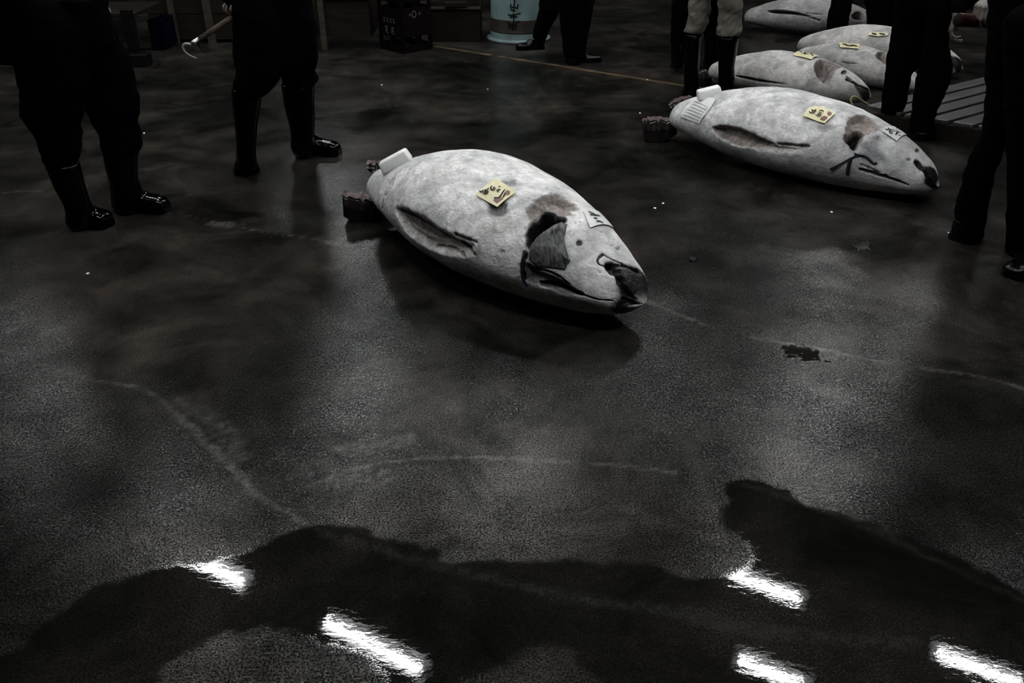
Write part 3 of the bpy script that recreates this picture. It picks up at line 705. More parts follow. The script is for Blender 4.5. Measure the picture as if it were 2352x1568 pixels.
f2.pit_(f2.hits(wz([(585, 470), (640, 450), (730, 450), (850, 480), (960, 540), (1080, 585), (1200, 600), (1280, 605), (1270, 640), (1150, 660), (1000, 650), (800, 610), (650, 560)])), .02, .04, {'flesh': (.5, 0)}, .015, .025)
f2.pit_(f2.hits(wz([(590, 468), (650, 452), (730, 455), (850, 490), (960, 548), (1060, 588), (1130, 600), (1000, 600), (1040, 622), (860, 622), (740, 596), (640, 535)])), .05, .03, {'flesh': (.8, 0), 'dark': (.1, .02)}, .006, .012)
f2.ridge(f2.hits(wz([(1080, 590), (1180, 598), (1290, 605)])), .012, .018, {'flesh': .8})
f2.build('second frosted tuna lying to the right with a cut-open belly and a blue strap', mat_tuna('frosted_tuna_skin', (.86, .86, .87), 3.1, .6))
stump(f2, ([(1478, 282), (1495, 281), (1520, 279), (1550, 280)], [(1480, 322), (1500, 328), (1525, 326), (1556, 308)]), ground(1500, 328)[1], .12)
stump(f2, ([(1538, 247), (1552, 238), (1572, 232), (1590, 226)], [(1541, 252), (1556, 249), (1572, 244), (1592, 238)]), 5.4, .10, .004)
block_on(f2, (1630, 221), (1604, 215), (1652, 203), (.14, .08, .055), 'white ice block lying on the tail of the second tuna', .022)
o = f2.patch(f2.hits(wz([(385, 400), (505, 262), (635, 280), (600, 340), (520, 447)])), .008, .002, 6, 40, warp=.004).build('sticker', M['white_paper'], f2.root)
mb = MB()
for y0 in range(6):
    u = y0/6.0; a = (395+20*u+u*90, 395-10*u-u*105); mb_p = [(410+u*85, 385-u*105), (520+u*70, 425-u*105)]
    f2.stroke(mb, f2.hits(wz(mb_p)), .004, .011)
mb.build('printed_lines', M['greyink'], o)
o = f2.patch(f2.hits(gz([(950, 540), (980, 490), (1120, 470), (1330, 580), (1170, 690)])), .006, .002, 6, 40).build('sticker', M['white_paper'], f2.root)
mb = MB()
for st in ([(985, 512), (1030, 535), (1040, 500)], [(1062, 520), (1048, 572)], [(1062, 520), (1125, 540)], [(1055, 546), (1110, 560)], [(1048, 572), (1105, 588)], [(1130, 545), (1225, 575)], [(1175, 560), (1140, 605)], [(1150, 505), (1230, 535)], [(1180, 600), (1220, 620)]):
    f2.stroke(mb, f2.hits(gz(st)), .007, .009)
mb.build('pen_marks', M['ink'], o)['kind'] = 'stuff'
paper_tag(f2, Z(1820, 230, .05102, [(465, 775), (640, 540), (770, 385), (1000, 330), (1250, 405), (1640, 520), (1950, 650), (1700, 880), (1450, 1110), (1200, 1040), (800, 880)]),
    [Z(1820, 230, .05102, q) for q in ([(830, 530), (900, 560), (900, 640), (850, 675), (780, 650), (745, 590)], [(850, 530), (960, 560), (1070, 605)], [(1040, 510), (930, 715)], [(1205, 550), (1290, 590)], [(1290, 590), (1320, 545), (1390, 640)], [(1160, 640), (1320, 690)], [(1110, 690), (1280, 770)], [(1120, 745), (1250, 725)], [(1030, 740), (1130, 800), (1240, 820), (1285, 750)])],
    [Z(1820, 230, .05102, q) for q in ([(1240, 940), (1310, 830), (1450, 800), (1580, 860), (1500, 960), (1400, 1010)], [(1540, 700), (1600, 600), (1740, 650), (1740, 740), (1620, 800)])],
    'yellow paper tag with black digits and brown stamp on the second tuna')
strap(f2, gz([(640, 890), (560, 905), (490, 930), (400, 980), (290, 1040), (180, 1090)]), .005)
strap(f2, gz([(540, 870), (620, 885), (710, 905), (760, 960), (830, 1020), (870, 1005)]), .007)
strap(f2, gz([(490, 930), (465, 1000), (450, 1080), (445, 1170)]), .010)

# ---- the tuna behind
zz = lambda p: Z(1540, 0, .2381, p)
f3 = Tuna([1.4893, 6.5798, -.5833, 1.1921, -.0006, .0229], SH2, 220, 160)
G3 = f3.hits(zz([(1385, 660), (1390, 610), (1440, 575), (1520, 580), (1640, 640), (1570, 670), (1540, 720), (1520, 800), (1480, 810), (1420, 760)]))
S3 = f3.hits(zz([(600, 725), (700, 735), (850, 765), (1000, 790), (1140, 805), (1100, 815), (950, 805), (800, 785), (660, 750)]))
M3 = f3.hits(zz([(1760, 790), (1880, 840), (1945, 900), (1950, 960), (1900, 985), (1850, 940), (1800, 880)]))
f3.pit_(G3, .12, .04, {'flesh': (.95, -.005), 'dark': (.3, .02)}, .006, .012)
f3.pit_(S3, .04, .014, {'dark': (.9, 0)}, .004, .008)
f3.pit_(M3, 0, .02, {'dark': (.9, 0)}, .006, .012)
f3.ridge(f3.hits(zz([(1700, 770), (1820, 820), (1900, 870), (1940, 910)])), .012, .014, {'dark': .9})
f3.ridge(f3.hits(zz([(1640, 640), (1570, 690), (1540, 760), (1520, 810)])), .012, .012, {'film': .9})
f3.pit_(f3.hits(zz([(1640, 700), (1680, 670), (1700, 690), (1690, 720), (1650, 720)])), .01, .01, {'dark': (1, 0)}, .006, .006)
f3.pit_(f3.hits(zz([(1690, 720), (1740, 750), (1770, 780), (1730, 780), (1690, 745)])), .006, .01, {'dark': (.8, .004)}, .01, .006)
f3.pit_(f3.hits(zz([(1220, 600), (1270, 590), (1300, 610), (1280, 640), (1240, 640)])), .004, .01, {'film': (.7, 0)}, .01, .01)
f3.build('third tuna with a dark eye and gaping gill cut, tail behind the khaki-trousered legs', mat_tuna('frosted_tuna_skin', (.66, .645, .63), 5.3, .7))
stump(f3, ([(1607, 172), (1614, 168), (1624, 166), (1634, 168)], [(1608, 192), (1615, 196), (1626, 196), (1636, 194)]), ground(1615, 197)[1], .08, .006)
paper_tag(f3, zz([(1180, 545), (1235, 488), (1340, 512), (1440, 540), (1355, 585), (1270, 562)]), [zz(q) for q in ([(1235, 510), (1300, 520)], [(1260, 530), (1330, 540)], [(1300, 505), (1290, 545)], [(1340, 525), (1370, 560)], [(1240, 500), (1255, 520)])], [], 'yellow paper tag with black writing on the third tuna', .012)
f4 = Tuna([2.2947, 7.0568, -.805, 1.0206, -.0058, .0775], SH2, 200, 150)
f5 = Tuna([2.4235, 7.4876, -.5613, 1.2966, -.0131, .0323], SH2, 200, 150)
f6 = Tuna([2.3063, 8.9, -.30, 1.30, .0085, .03], SH2, 200, 150)
f4.pit_(f4.hits(zz([(1980, 540), (2000, 500), (2060, 490), (2110, 530), (2100, 590), (2080, 620), (2040, 590), (1995, 560)])), .10, .035, {'flesh': (.9, -.005), 'dark': (.4, .01)}, .006, .012)
f4.pit_(f4.hits(zz([(1640, 590), (1720, 600), (1820, 605), (1830, 615), (1720, 618), (1650, 605)])), .03, .012, {'dark': (.7, 0)}, .004, .008)
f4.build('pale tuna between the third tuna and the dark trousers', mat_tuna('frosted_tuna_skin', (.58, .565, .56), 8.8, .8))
paper_tag(f4, zz([(1622, 430), (1640, 423), (1730, 440), (1820, 440), (1812, 482), (1640, 468)]), [zz(q) for q in ([(1660, 440), (1700, 450)], [(1690, 455), (1760, 460)], [(1740, 450), (1800, 462)])], [], 'yellow paper tag on the pale tuna behind the third tuna', .014)
f5.pit_([(t-.005, p+.1) for t, p in G3], .10, .035, {'flesh': (.9, -.005)}, .006, .012); f5.pit_(S3, .03, .012, {'dark': (.7, 0)}, .004, .008); f5.pit_(M3, 0, .02, {'dark': (.9, 0)}, .006, .012)
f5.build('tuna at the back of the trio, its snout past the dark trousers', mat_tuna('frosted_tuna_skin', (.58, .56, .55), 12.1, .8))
paper_tag(f5, zz([(1908, 345), (1920, 322), (2010, 325), (2100, 330), (2085, 352), (1990, 357)]), [zz(q) for q in ([(1940, 335), (1990, 345)], [(2010, 335), (2070, 345)])], [], 'yellow paper tag on the rearmost tuna of the trio', .014)
f6.pit_(f6.hits(zz([(1740, 150), (1790, 110), (1850, 110), (1880, 150), (1890, 190), (1840, 200), (1770, 190)])), .08, .03, {'flesh': (.9, -.005), 'dark': (.5, .01)}, .006, .012)
f6.pit_(f6.hits(zz([(915, 110), (960, 95), (1060, 95), (1180, 105), (1260, 130), (1390, 155), (1300, 155), (1150, 140), (1000, 130)])), .05, .016, {'dark': (.95, 0)}, .004, .008)
f6.ridge(f6.hits(zz([(1200, 120), (1300, 150), (1440, 195)])), .012, .02, {'dark': .8})
f6.ridge(f6.hits(zz([(1320, 125), (1400, 130), (1465, 140)])), .010, .014, {'dark': .8})
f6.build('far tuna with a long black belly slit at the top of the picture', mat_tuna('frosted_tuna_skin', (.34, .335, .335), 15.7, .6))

# ------------------------------------------------------------------ people (row-by-row bodies: rows are (y, x_left, x_right[, depth]))
def rows(mb, R, Y, deep=1.0, n=18, wob=0.0, top_z=None):
    """lofts horizontal rings; R from bottom to top"""
    rings = []
    for i, r in enumerate(R):
        y, xl, xr = r[:3]; Yr = r[3] if len(r) > 3 else Y
        c = at((xl+xr)/2, y, Yr); rx = (xr-xl)/2*scale_at(c); ry = rx*deep
        if len(r) > 4: ry = r[4]
        rings.append([(c[0]+rx*math.cos(q)*(1+wob*math.sin(3*q+i)), c[1]+ry*math.sin(q)*(1+wob*math.cos(2*q+i*1.7)), c[2]) for q in [2*math.pi*k/n for k in range(n)]])
    mb.loft(rings); return mb
def foot(mb, heel, toe, wid=.048, ht=.085, shoe=False, lift=0.0):
    """boot foot along the floor from heel to toe (world xy)"""
    heel = np.array(heel[:2]); toe = np.array(toe[:2]); d = toe-heel; L = np.hypot(*d); d = d/L; p = np.array([-d[1], d[0]])
    prof = [(-.02, .5, .75), (.04, .80, 1.05), (.15, .9, 1.25), (.3, .86, 1.3), (.45, .86, 1.05), (.6, 1.0, .86), (.75, 1.1, .82), (.88, 1.04, .78), (.96, .8, .66), (1.0, .5, .45)]
    rings = []
    for u, w_, h_ in prof:
        c = heel+d*L*u; W_ = wid*w_; H = ht*h_*(.85 if shoe else 1)
        ring = []
        for q in [2*math.pi*k/14 for k in range(14)]:
            a = math.cos(q); b = math.sin(q)
            zz_ = .022+(H-.022)*(b if b > 0 else 0)**.8; zz_ = zz_ if b > 0 else .022-.006*0
            ring.append((*(c+p*W_*np.sign(a)*abs(a)**.7), zz_+lift))
        rings.append(ring)
    mb.loft(rings)
    so = MB(); r2 = []
    for zz_ in (0.0, .006, .026):
        k = 1.0 if zz_ else .97
        side = []
        for u, w_, _ in prof: side.append(heel+d*L*u+p*wid*w_*k*1.03)
        for u, w_, _ in prof[::-1]: side.append(heel+d*L*u-p*wid*w_*k*1.03)
        r2.append([(*q, zz_+lift) for q in side])
    so.loft(r2); return so
def hand(mb, wrist, dirv, normal, curl=(.5, .7, .5), spread=.05, side=1, s=1.0, thumb=None):
    """palm, four fingers and a thumb; dirv = wrist to knuckles, normal = out of the palm (fingers curl towards it)"""
    f = Vector(dirv).normalized(); n = Vector(normal); n = (n-f*n.dot(f)).normalized(); lat = f.cross(n)*side
    w0 = Vector(wrist)
    for j, (o_, ln, kl, r) in enumerate(((-.030, .090, .094, .0092), (-.010, .094, .105, .0096), (.011, .090, .098, .0093), (.030, .083, .078, .0082))):
        k = w0+lat*o_*s+f*ln*s; mb.capsule(w0+lat*o_*.55*s, k, .014*s, .0125*s, 10)
        ang = 0; p = k; d = f
        for i, fr in enumerate((.45, .31, .24)):
            ang += curl[i]*(1+.06*j); d = (f*math.cos(ang)+n*math.sin(ang)+lat*spread*(j-1.5)).normalized()
            q = p+d*kl*fr*s; mb.capsule(p, q, r*s*(1-.07*i), r*s*(1-.07*(i+1)), 8); p = q
    b = w0-lat*.024*s+f*.03*s; td = Vector(thumb) if thumb is not None else (f*.7-lat*.6+n*.35)
    td = td.normalized(); k = b+td*.045*s; mb.capsule(w0-lat*.012*s+f*.012*s, b, .013*s, .0125*s, 8); mb.capsule(b, k, .0125*s, .0105*s, 8)
    td2 = (td*.8+n*.45+f*.2).normalized(); mb.capsule(k, k+td2*.032*s, .0105*s, .0085*s, 8)
def person(label, hip, face, legs, coat=None, trousers='cloth2', top='cloth', shoe='rubber', shoe_name='boot', arms=None, hh=1.0, voxel=.011, coat_Y=None, trouser_extra=None, body_voxel=.010, button=None):
    """legs: list of dict(rows trouser, rows boot, heel, toe); hip world (x, y)"""
    hx, hy = hip; root = thing('person', (hx, hy, 0), label, 'person')
    fx, fy = math.cos(face), math.sin(face); lx, ly = -fy, fx
    z = lambda v: v*hh
    B = MB()
    pel = Vector((hx, hy, z(.92))); chest = Vector((hx+fx*.01, hy+fy*.01, z(1.28))); neck = Vector((hx+fx*.02, hy+fy*.02, z(1.47)))
    B.capsule(pel, (hx, hy, z(1.10)), .125, .115); B.capsule((hx, hy, z(1.08)), chest, .115, .13)
    for sg in (-1, 1):
        sh = Vector((hx+lx*sg*.17, hy+ly*sg*.17, z(1.40))); B.capsule(chest, sh, .10, .055)
    B.capsule(neck-Vector((0, 0, .08)), neck+Vector((0, 0, .05)), .055, .052)
    hd = Vector((hx+fx*.04, hy+fy*.04, z(1.63)))
    B.ball(hd+Vector((0, 0, .03)), (.088, .088, .098)); B.capsule(hd+Vector((fx*.03, fy*.03, -.03)), hd+Vector((fx*.05, fy*.05, -.075)), .062, .04)
    B.capsule(hd+Vector((fx*.085, fy*.085, .01)), hd+Vector((fx*.105, fy*.105, -.03)), .010, .014, 8)
    for sg in (-1, 1):
        B.ball(hd+Vector((lx*sg*.088, ly*sg*.088, -.005)), (.016, .016, .03)); B.ball(hd+Vector((fx*.082+lx*sg*.032, fy*.082+ly*sg*.032, .012)), (.013, .013, .01))
    B.capsule(hd+Vector((fx*.088-lx*.02, fy*.088-ly*.02, -.06)), hd+Vector((fx*.088+lx*.02, fy*.088+ly*.02, -.06)), .008, .008, 8)
    T = MB(); J = MB()
    for lg in legs:
        pts = []
        for y, xl, xr, *r in (lg['boot'][::-1] + lg['tr'])[::-1]:
            pass
        chain = sorted([(at((q[1]+q[2])/2, q[0], q[3] if len(q) > 3 else lg['Y']), (q[2]-q[1])/2) for q in lg['boot']+lg['tr']], key=lambda e: e[0][2])
        chain = [(c, r*scale_at(c)) for c, r in chain if c[2] < z(.86)]
        prev = None
        for c, r in chain:
            rr = min(r*.62, .085)
            if prev is not None and np.linalg.norm(c-prev[0]) > .02: B.capsule(prev[0], c, prev[1], rr, 10)
            if prev is None or np.linalg.norm(c-prev[0]) > .02: prev = (c, rr)
        sgn = 1 if ((chain[-1][0][0]-hx)*lx+(chain[-1][0][1]-hy)*ly) > 0 else -1
        B.capsule(prev[0], (hx+lx*.09*sgn, hy+ly*.09*sgn, z(.9)), prev[1], .095, 10)
        hl = np.array(lg['heel'][:2]); te = np.array(lg['toe'][:2]); lift = lg.get('lift', 0.0)
        B.capsule(chain[0][0], (*(hl*.75+te*.25), .07+lift), chain[0][1]*.5, .035, 10); B.capsule((*(hl*.8+te*.2), .045+lift), (*(hl*.3+te*.7), .04+lift), .026, .02, 10)
        rows(T, lg['tr'], lg['Y'], lg.get('deep', 1.05), wob=.035)
        tc = at((lg['tr'][-1][1]+lg['tr'][-1][2])/2, lg['tr'][-1][0], lg['tr'][-1][3] if len(lg['tr'][-1]) > 3 else lg['Y']); tr_ = (lg['tr'][-1][2]-lg['tr'][-1][1])/2*scale_at(tc)
        T.capsule(tc, (hx+lx*.085*sgn, hy+ly*.085*sgn, z(.93)), min(tr_, .12), .12)
        S = MB(); rows(S, lg['boot'], lg['Y'], 1.05)
        bl = at((lg['boot'][0][1]+lg['boot'][0][2])/2, lg['boot'][0][0], lg['Y']); br = (lg['boot'][0][2]-lg['boot'][0][1])/2*scale_at(bl)
        S.capsule(bl, (*(hl*.76+te*.24), .075+lift), br, br*.8)
        S.capsule(bl, (*(hl*.5+te*.5), .055+lift), br*.8, .032)
        so = foot(S, hl, te, lg.get('wid', .05), lg.get('ht', .09), shoe_name == 'shoe', lift)
        bo = S.build(shoe_name, M[shoe], root, voxel=.0075, smooth_it=4)
        so.build('sole', M[shoe], bo)
    T.capsule((hx, hy, z(.88)), (hx, hy, z(1.02)), .15, .14)
    T.build('trousers', M[trousers], root, voxel=voxel, smooth_it=4, wrinkle=.014 if trousers == 'khaki' else .008)
    if coat: rows(J, coat, coat_Y or hy, .72, wob=.02)
    J.capsule((hx, hy, z(1.0)), chest, .165, .17); J.capsule(chest, neck-Vector((0, 0, .04)), .16, .075)
    if arms is None: arms = {}
    for sg in (-1, 1):
        sh = Vector((hx+lx*sg*.2, hy+ly*sg*.2, z(1.40))); a = arms.get(sg)
        if a is None:
            el = Vector((hx+lx*sg*.27+fx*.03, hy+ly*sg*.27+fy*.03, z(1.14))); wr = Vector((hx+lx*sg*.06+fx*.24, hy+ly*sg*.06+fy*.24, z(1.20)))
            hand(B, wr, (-lx*sg*.8+fx*.2, -ly*sg*.8+fy*.2, .1), (-fx, -fy, 0), (.6, .8, .5), side=sg)
        else:
            el, wr = Vector(a['elbow']), Vector(a['wrist'])
            hand(B, wr, a['dir'], a['normal'], a.get('curl', (.5, .6, .4)), side=a.get('side', sg), thumb=a.get('thumb'))
        B.capsule(chest, sh, .09, .05); B.capsule(sh, el, .045, .038); B.capsule(el, wr, .036, .024)
        J.capsule(chest+Vector((0, 0, .05)), sh, .13, .085); J.capsule(sh, el, .085, .068); cuff = el.lerp(wr, (a or {}).get('cuff', .86)); J.capsule(el, cuff, .066, .05)
    J.build('jacket', M[top], root, voxel=voxel, smooth_it=4, wrinkle=.008)
    body = B.build('body', M['skin'], root, voxel=body_voxel, smooth_it=2)
    H = MB(); H.ball(hd+Vector((-fx*.012, -fy*.012, .045)), (.1, .1, .1)); H.ball(hd+Vector((-fx*.04, -fy*.04, -.01)), (.085, .085, .09)); H.build('hair', M['hair'], root, voxel=.012)
    return root

gd = ground
# person at the far left
p1 = person('person in a black jacket and rubber boots at the left edge', (gd(165, 470)[0]+.02, 3.85), -.55,
    [dict(Y=3.76, boot=[(505, 152, 212), (480, 152, 212), (462, 146, 204), (430, 128, 194), (400, 116, 187), (374, 106, 180)], tr=[(385, 112, 176), (362, 100, 181), (330, 92, 185), (300, 82, 182), (285, 70, 184), (262, 54, 190), (235, 51, 196), (205, 52, 205), (150, 55, 200), (60, 60, 190)], heel=gd(172, 506), toe=gd(252, 522), wid=.056, ht=.10),
     dict(Y=3.98, boot=[(468, 258, 330), (440, 256, 326), (415, 252, 317), (380, 244, 316), (345, 237, 318)], tr=[(352, 240, 316), (338, 234, 326), (305, 232, 320), (285, 220, 316), (258, 206, 320), (235, 196, 319), (205, 170, 308), (150, 160, 298), (100, 150, 275), (50, 150, 255)], heel=gd(272, 474), toe=gd(388, 486), wid=.054, ht=.10)],
    coat=[(203, 46, 215), (196, 40, 232), (150, 38, 250), (100, 33, 262), (60, 36, 258), (20, 36, 246), (-10, 38, 244)], coat_Y=3.86)
MB().ball(at(29, 100, 3.8), (.008, .006, .009)).build('white_button', M['foam'], p1, smooth=True)
# person with the hook
hk = at(542, 14, 4.55)
p2 = person('person in a long black coat and tall rubber boots holding a hook', (gd(650, 385)[0], 4.68), -1.1,
    [dict(Y=4.52, boot=[(380, 546, 590), (350, 544, 588), (325, 543, 589), (290, 540, 591), (250, 535, 598), (202, 532, 602)], tr=[(222, 545, 604), (215, 540, 612), (200, 538, 632), (185, 539, 640), (172, 543, 645), (150, 545, 648), (110, 548, 650), (50, 548, 645)], heel=gd(567, 374), toe=gd(568, 404), wid=.062, ht=.10),
     dict(Y=4.83, boot=[(335, 667, 724), (318, 668, 722), (300, 668, 723), (270, 660, 723), (240, 653, 722), (190, 646, 723)], tr=[(195, 648, 722), (182, 645, 733), (165, 643, 724), (150, 645, 728), (120, 640, 730), (60, 640, 725)], heel=gd(684, 348), toe=gd(782, 356), wid=.054, ht=.10)],
    coat=[(163, 556, 712), (155, 541, 722), (140, 537, 729), (110, 536, 732), (60, 536, 729), (30, 537, 722), (0, 540, 714), (-30, 545, 708)], coat_Y=4.68,
    arms={-1: dict(elbow=(hk[0]+.02, hk[1]+.12, 1.12), wrist=(hk[0]+.015, hk[1]+.01, hk[2]+.07), dir=(-.12, -.1, -1), normal=(-.55, -.8, .0), curl=(.9, 1.3, 1.0), side=-1, cuff=.8)}, body_voxel=.0055)
t = thing('hand_hook', at(536, 40, 4.5), 'steel hook on a long wooden handle held by the coated person', 'hook')
hp = [at(560, 22, 4.57), at(536, 38, 4.53), at(500, 62, 4.47), at(458, 90, 4.40)]
MB().tube(hp, [.014, .0145, .014, .012], 12).build('handle', M['handle'], t, smooth=True)
MB().tube([at(457, 91, 4.398), at(447, 97, 4.385), at(439, 102, 4.37)], [.0135, .0135, .012], 12).build('ferrule', M['steel'], t, smooth=True)
c = smooth_poly([tuple(at(x, y, 4.37)) for x, y in ((440, 103), (436, 102), (428, 100), (421, 103), (420, 111), (426, 121), (438, 129), (453, 134))], 2, False)
MB().tube(c, [.007*(1-.8*(k/(len(c)-1))**3) for k in range(len(c))], 10).build('claw', M['iron'], t, smooth=True)
c = smooth_poly([tuple(at(x, y, 4.41)) for x, y in ((455, 96), (457, 106), (463, 116), (472, 123))], 2, False)
MB().tube(c, [.005*(1-.7*k/(len(c)-1)) for k in range(len(c))], 8).build('spike', M['blackm'], t, smooth=True)
# person striding past the drum
person('person in black striding past the teal drum', (.48, 7.45), math.pi-.3,
    [dict(Y=7.6, boot=[(100, 1222, 1250), (88, 1222, 1252)], tr=[(98, 1222, 1252), (80, 1222, 1258), (60, 1227, 1266), (40, 1233, 1278), (15, 1238, 1292), (-20, 1242, 1305)], heel=(gd(1245, 124)[0]+.01, 7.62), toe=(gd(1185, 118)[0], 7.58), lift=.07, wid=.045, ht=.085),
     dict(Y=7.35, boot=[(135, 1298, 1340), (118, 1298, 1345)], tr=[(130, 1296, 1345), (100, 1290, 1348), (60, 1286, 1355), (20, 1284, 1362), (-20, 1280, 1365)], heel=gd(1300, 144), toe=gd(1380, 141), wid=.045, ht=.085)],
    coat=[(20, 1240, 1362), (0, 1240, 1366), (-40, 1242, 1368)], coat_Y=7.45, shoe='shoe', shoe_name='shoe')
# khaki trousers and boots
person('person in khaki trousers tucked over black boots behind the second tuna', (gd(1640, 225)[0], 6.2), -1.5,
    [dict(Y=6.28, boot=[(200, 1571, 1606), (170, 1570, 1606), (150, 1571, 1606), (110, 1573, 1610), (78, 1574, 1613)], tr=[(74, 1571, 1615), (66, 1572, 1620), (50, 1577, 1628), (40, 1580, 1629), (30, 1582, 1631), (15, 1581, 1633), (0, 1584, 1634), (-40, 1585, 1640)], heel=gd(1589, 202), toe=gd(1584, 224), wid=.052, ht=.09),
     dict(Y=6.12, boot=[(212, 1650, 1688), (165, 1650, 1687), (150, 1650, 1687), (110, 1649, 1694), (84, 1648, 1697)], tr=[(81, 1645, 1698), (73, 1647, 1703), (55, 1650, 1702), (40, 1651, 1703), (25, 1650, 1704), (10, 1649, 1705), (-30, 1648, 1706)], heel=gd(1668, 218), toe=gd(1664, 240), wid=.052, ht=.09)],
    trousers='khaki', voxel=.008)
# dark person right behind
person('person in black standing behind the khaki trousers', (gd(1600, 170)[0], 7.05), -1.4,
    [dict(Y=7.0, boot=[(140, 1541, 1574), (120, 1541, 1575), (90, 1542, 1577)], tr=[(100, 1540, 1578), (60, 1541, 1582), (20, 1542, 1586), (-30, 1545, 1592)], heel=gd(1560, 145), toe=gd(1554, 158)),
     dict(Y=7.1, boot=[(135, 1618, 1650), (110, 1618, 1650), (80, 1617, 1652)], tr=[(90, 1616, 1652), (50, 1615, 1654), (20, 1612, 1656), (-30, 1608, 1656)], heel=gd(1634, 138), toe=gd(1630, 150))],
    coat=[(12, 1545, 1650), (-10, 1545, 1655), (-40, 1548, 1655)], coat_Y=7.05)
# dark trousers in front of the far tuna
person('person in black trousers standing before the far tuna', (3.33, 8.05), -1.7,
    [dict(Y=8.0, boot=[(100, 1898, 1936), (80, 1898, 1940)], tr=[(88, 1897, 1942), (60, 1899, 1946), (30, 1903, 1951), (0, 1910, 1958), (-30, 1915, 1965)], heel=gd(1918, 102), toe=gd(1914, 112)),
     dict(Y=8.0, boot=[(100, 2000, 2045), (80, 1998, 2048)], tr=[(88, 1996, 2052), (60, 1993, 2055), (30, 1990, 2056), (0, 1985, 2056), (-30, 1975, 2050)], heel=gd(2022, 102), toe=gd(2026, 112))], shoe='shoe', shoe_name='shoe')
# dark trousers beyond the head of the second tuna
hk6 = at(2193, 44, 5.02)
p6 = person('person in black trousers by the pallet with one bare hand hanging down', (gd(2105, 300)[0]+.02, 5.32), -1.2,
    [dict(Y=5.45, boot=[(278, 2026, 2062), (262, 2024, 2068)], tr=[(275, 2025, 2064), (260, 2023, 2070), (230, 2026, 2080), (200, 2030, 2086), (165, 2035, 2092), (150, 2038, 2112), (120, 2043, 2120), (100, 2046, 2122), (60, 2053, 2124), (0, 2058, 2134)], heel=gd(2044, 276), toe=gd(2040, 292), wid=.046, ht=.08),
     dict(Y=5.2, boot=[(312, 2092, 2140), (298, 2092, 2144)], tr=[(306, 2090, 2143), (280, 2092, 2142), (250, 2096, 2152), (215, 2099, 2166), (180, 2108, 2180), (150, 2114, 2188), (130, 2118, 2184), (105, 2121, 2176), (60, 2122, 2180), (20, 2124, 2200), (0, 2124, 2208)], heel=gd(2108, 308), toe=gd(2138, 322), wid=.05, ht=.085)],
    coat=[(30, 2062, 2178), (10, 2060, 2196), (-20, 2058, 2208)], coat_Y=5.3, shoe='shoe', shoe_name='shoe',
    arms={1: dict(elbow=(hk6[0]+.08, hk6[1]+.10, 1.10), wrist=tuple(hk6+np.array([.0, .0, .03])), dir=(-.10, -.02, -1), normal=(.8, -.35, -.1), curl=(.45, .7, .6), side=1, cuff=.9)}, body_voxel=.0055)
# person at the right edge with the red torch
tk = at(2250, 42, 3.75)
p7 = person('person in black close to the camera at the right edge', (gd(2330, 560)[0]-.02, 3.62), math.pi+.45,
    [dict(Y=3.62, boot=[(530, 2190, 2256), (505, 2193, 2258)], tr=[(540, 2187, 2260), (510, 2192, 2260), (480, 2197, 2263), (440, 2206, 2270), (400, 2215, 2280), (360, 2234, 2296), (335, 2246, 2308), (310, 2256, 2325), (280, 2264, 2350), (200, 2268, 2370), (100, 2270, 2380), (30, 2272, 2380)], heel=gd(2238, 540), toe=gd(2198, 556), wid=.052, ht=.09),
     dict(Y=3.45, boot=[(590, 2318, 2384), (560, 2318, 2384)], tr=[(595, 2314, 2388), (540, 2315, 2390), (480, 2316, 2392), (400, 2318, 2400), (320, 2316, 2410), (200, 2310, 2420), (60, 2310, 2420)], heel=gd(2400, 600), toe=gd(2318, 640), wid=.052, ht=.09)],
    coat=[(300, 2276, 2420), (285, 2268, 2430), (200, 2266, 2440), (100, 2268, 2440), (30, 2272, 2440), (-40, 2275, 2440)], coat_Y=3.6, shoe='shoe', shoe_name='shoe',
    arms={-1: dict(elbow=(tk[0]+.22, tk[1]+.12, 1.12), wrist=tuple(tk+np.array([.055, .03, .085])), dir=(-.55, -.45, -.35), normal=(.15, .1, -1), curl=(.75, 1.0, .8), side=-1, cuff=.97)}, body_voxel=.0055)
t = thing('torch', at(2245, 46, 3.75), 'dark red hand torch gripped by the person at the right edge', 'torch')
a, b = at(2201, 46, 3.72), at(2272, 50, 3.78)
MB().tube([a, a*.97+b*.03, b], [.027, .028, .026], 20).build('barrel', M['redp'], t, smooth=False)
MB().tube([b, b+(b-a)*.04, b+(b-a)*.16, b+(b-a)*.2], [.02, .024, .024, .014], 16).build('end_cap', M['redp'], t, smooth=True)
MB().tube([a-(b-a)*.02, a], [.025, .026], 20).build('lens', M['card'], t, smooth=True)
# ------------------------------------------------------------------ background props
# teal drum
dc = gd(1191, 88); dY = dc[1]; R_ = .262
t = thing('steel_drum', (dc[0], dY, 0), 'teal steel drum with a brown band and black writing', 'drum')
def lathe(prof, c, n=48):
    return MB().loft([[(c[0]+r*math.cos(q), c[1]+r*math.sin(q), z_) for q in [2*math.pi*k/n for k in range(n)]] for r, z_ in prof])
lathe([(R_, .05), (R_, .58), (R_+.008, .59), (R_, .60), (R_, .88), (R_-.015, .88), (R_-.015, .87)], dc).build('barrel', M['teal'], t, smooth=False)
lathe([(R_+.035, .0), (R_+.042, .008), (R_+.042, .018), (R_+.03, .026), (R_+.006, .03), (R_+.004, .07)], dc).build('base_ring', M['teal'], t)
lathe([(R_+.0035, .085), (R_+.0055, .095), (R_+.004, .105), (R_+.004, .20)], dc).build('brown_band', M['rust'], t)
mb = MB()
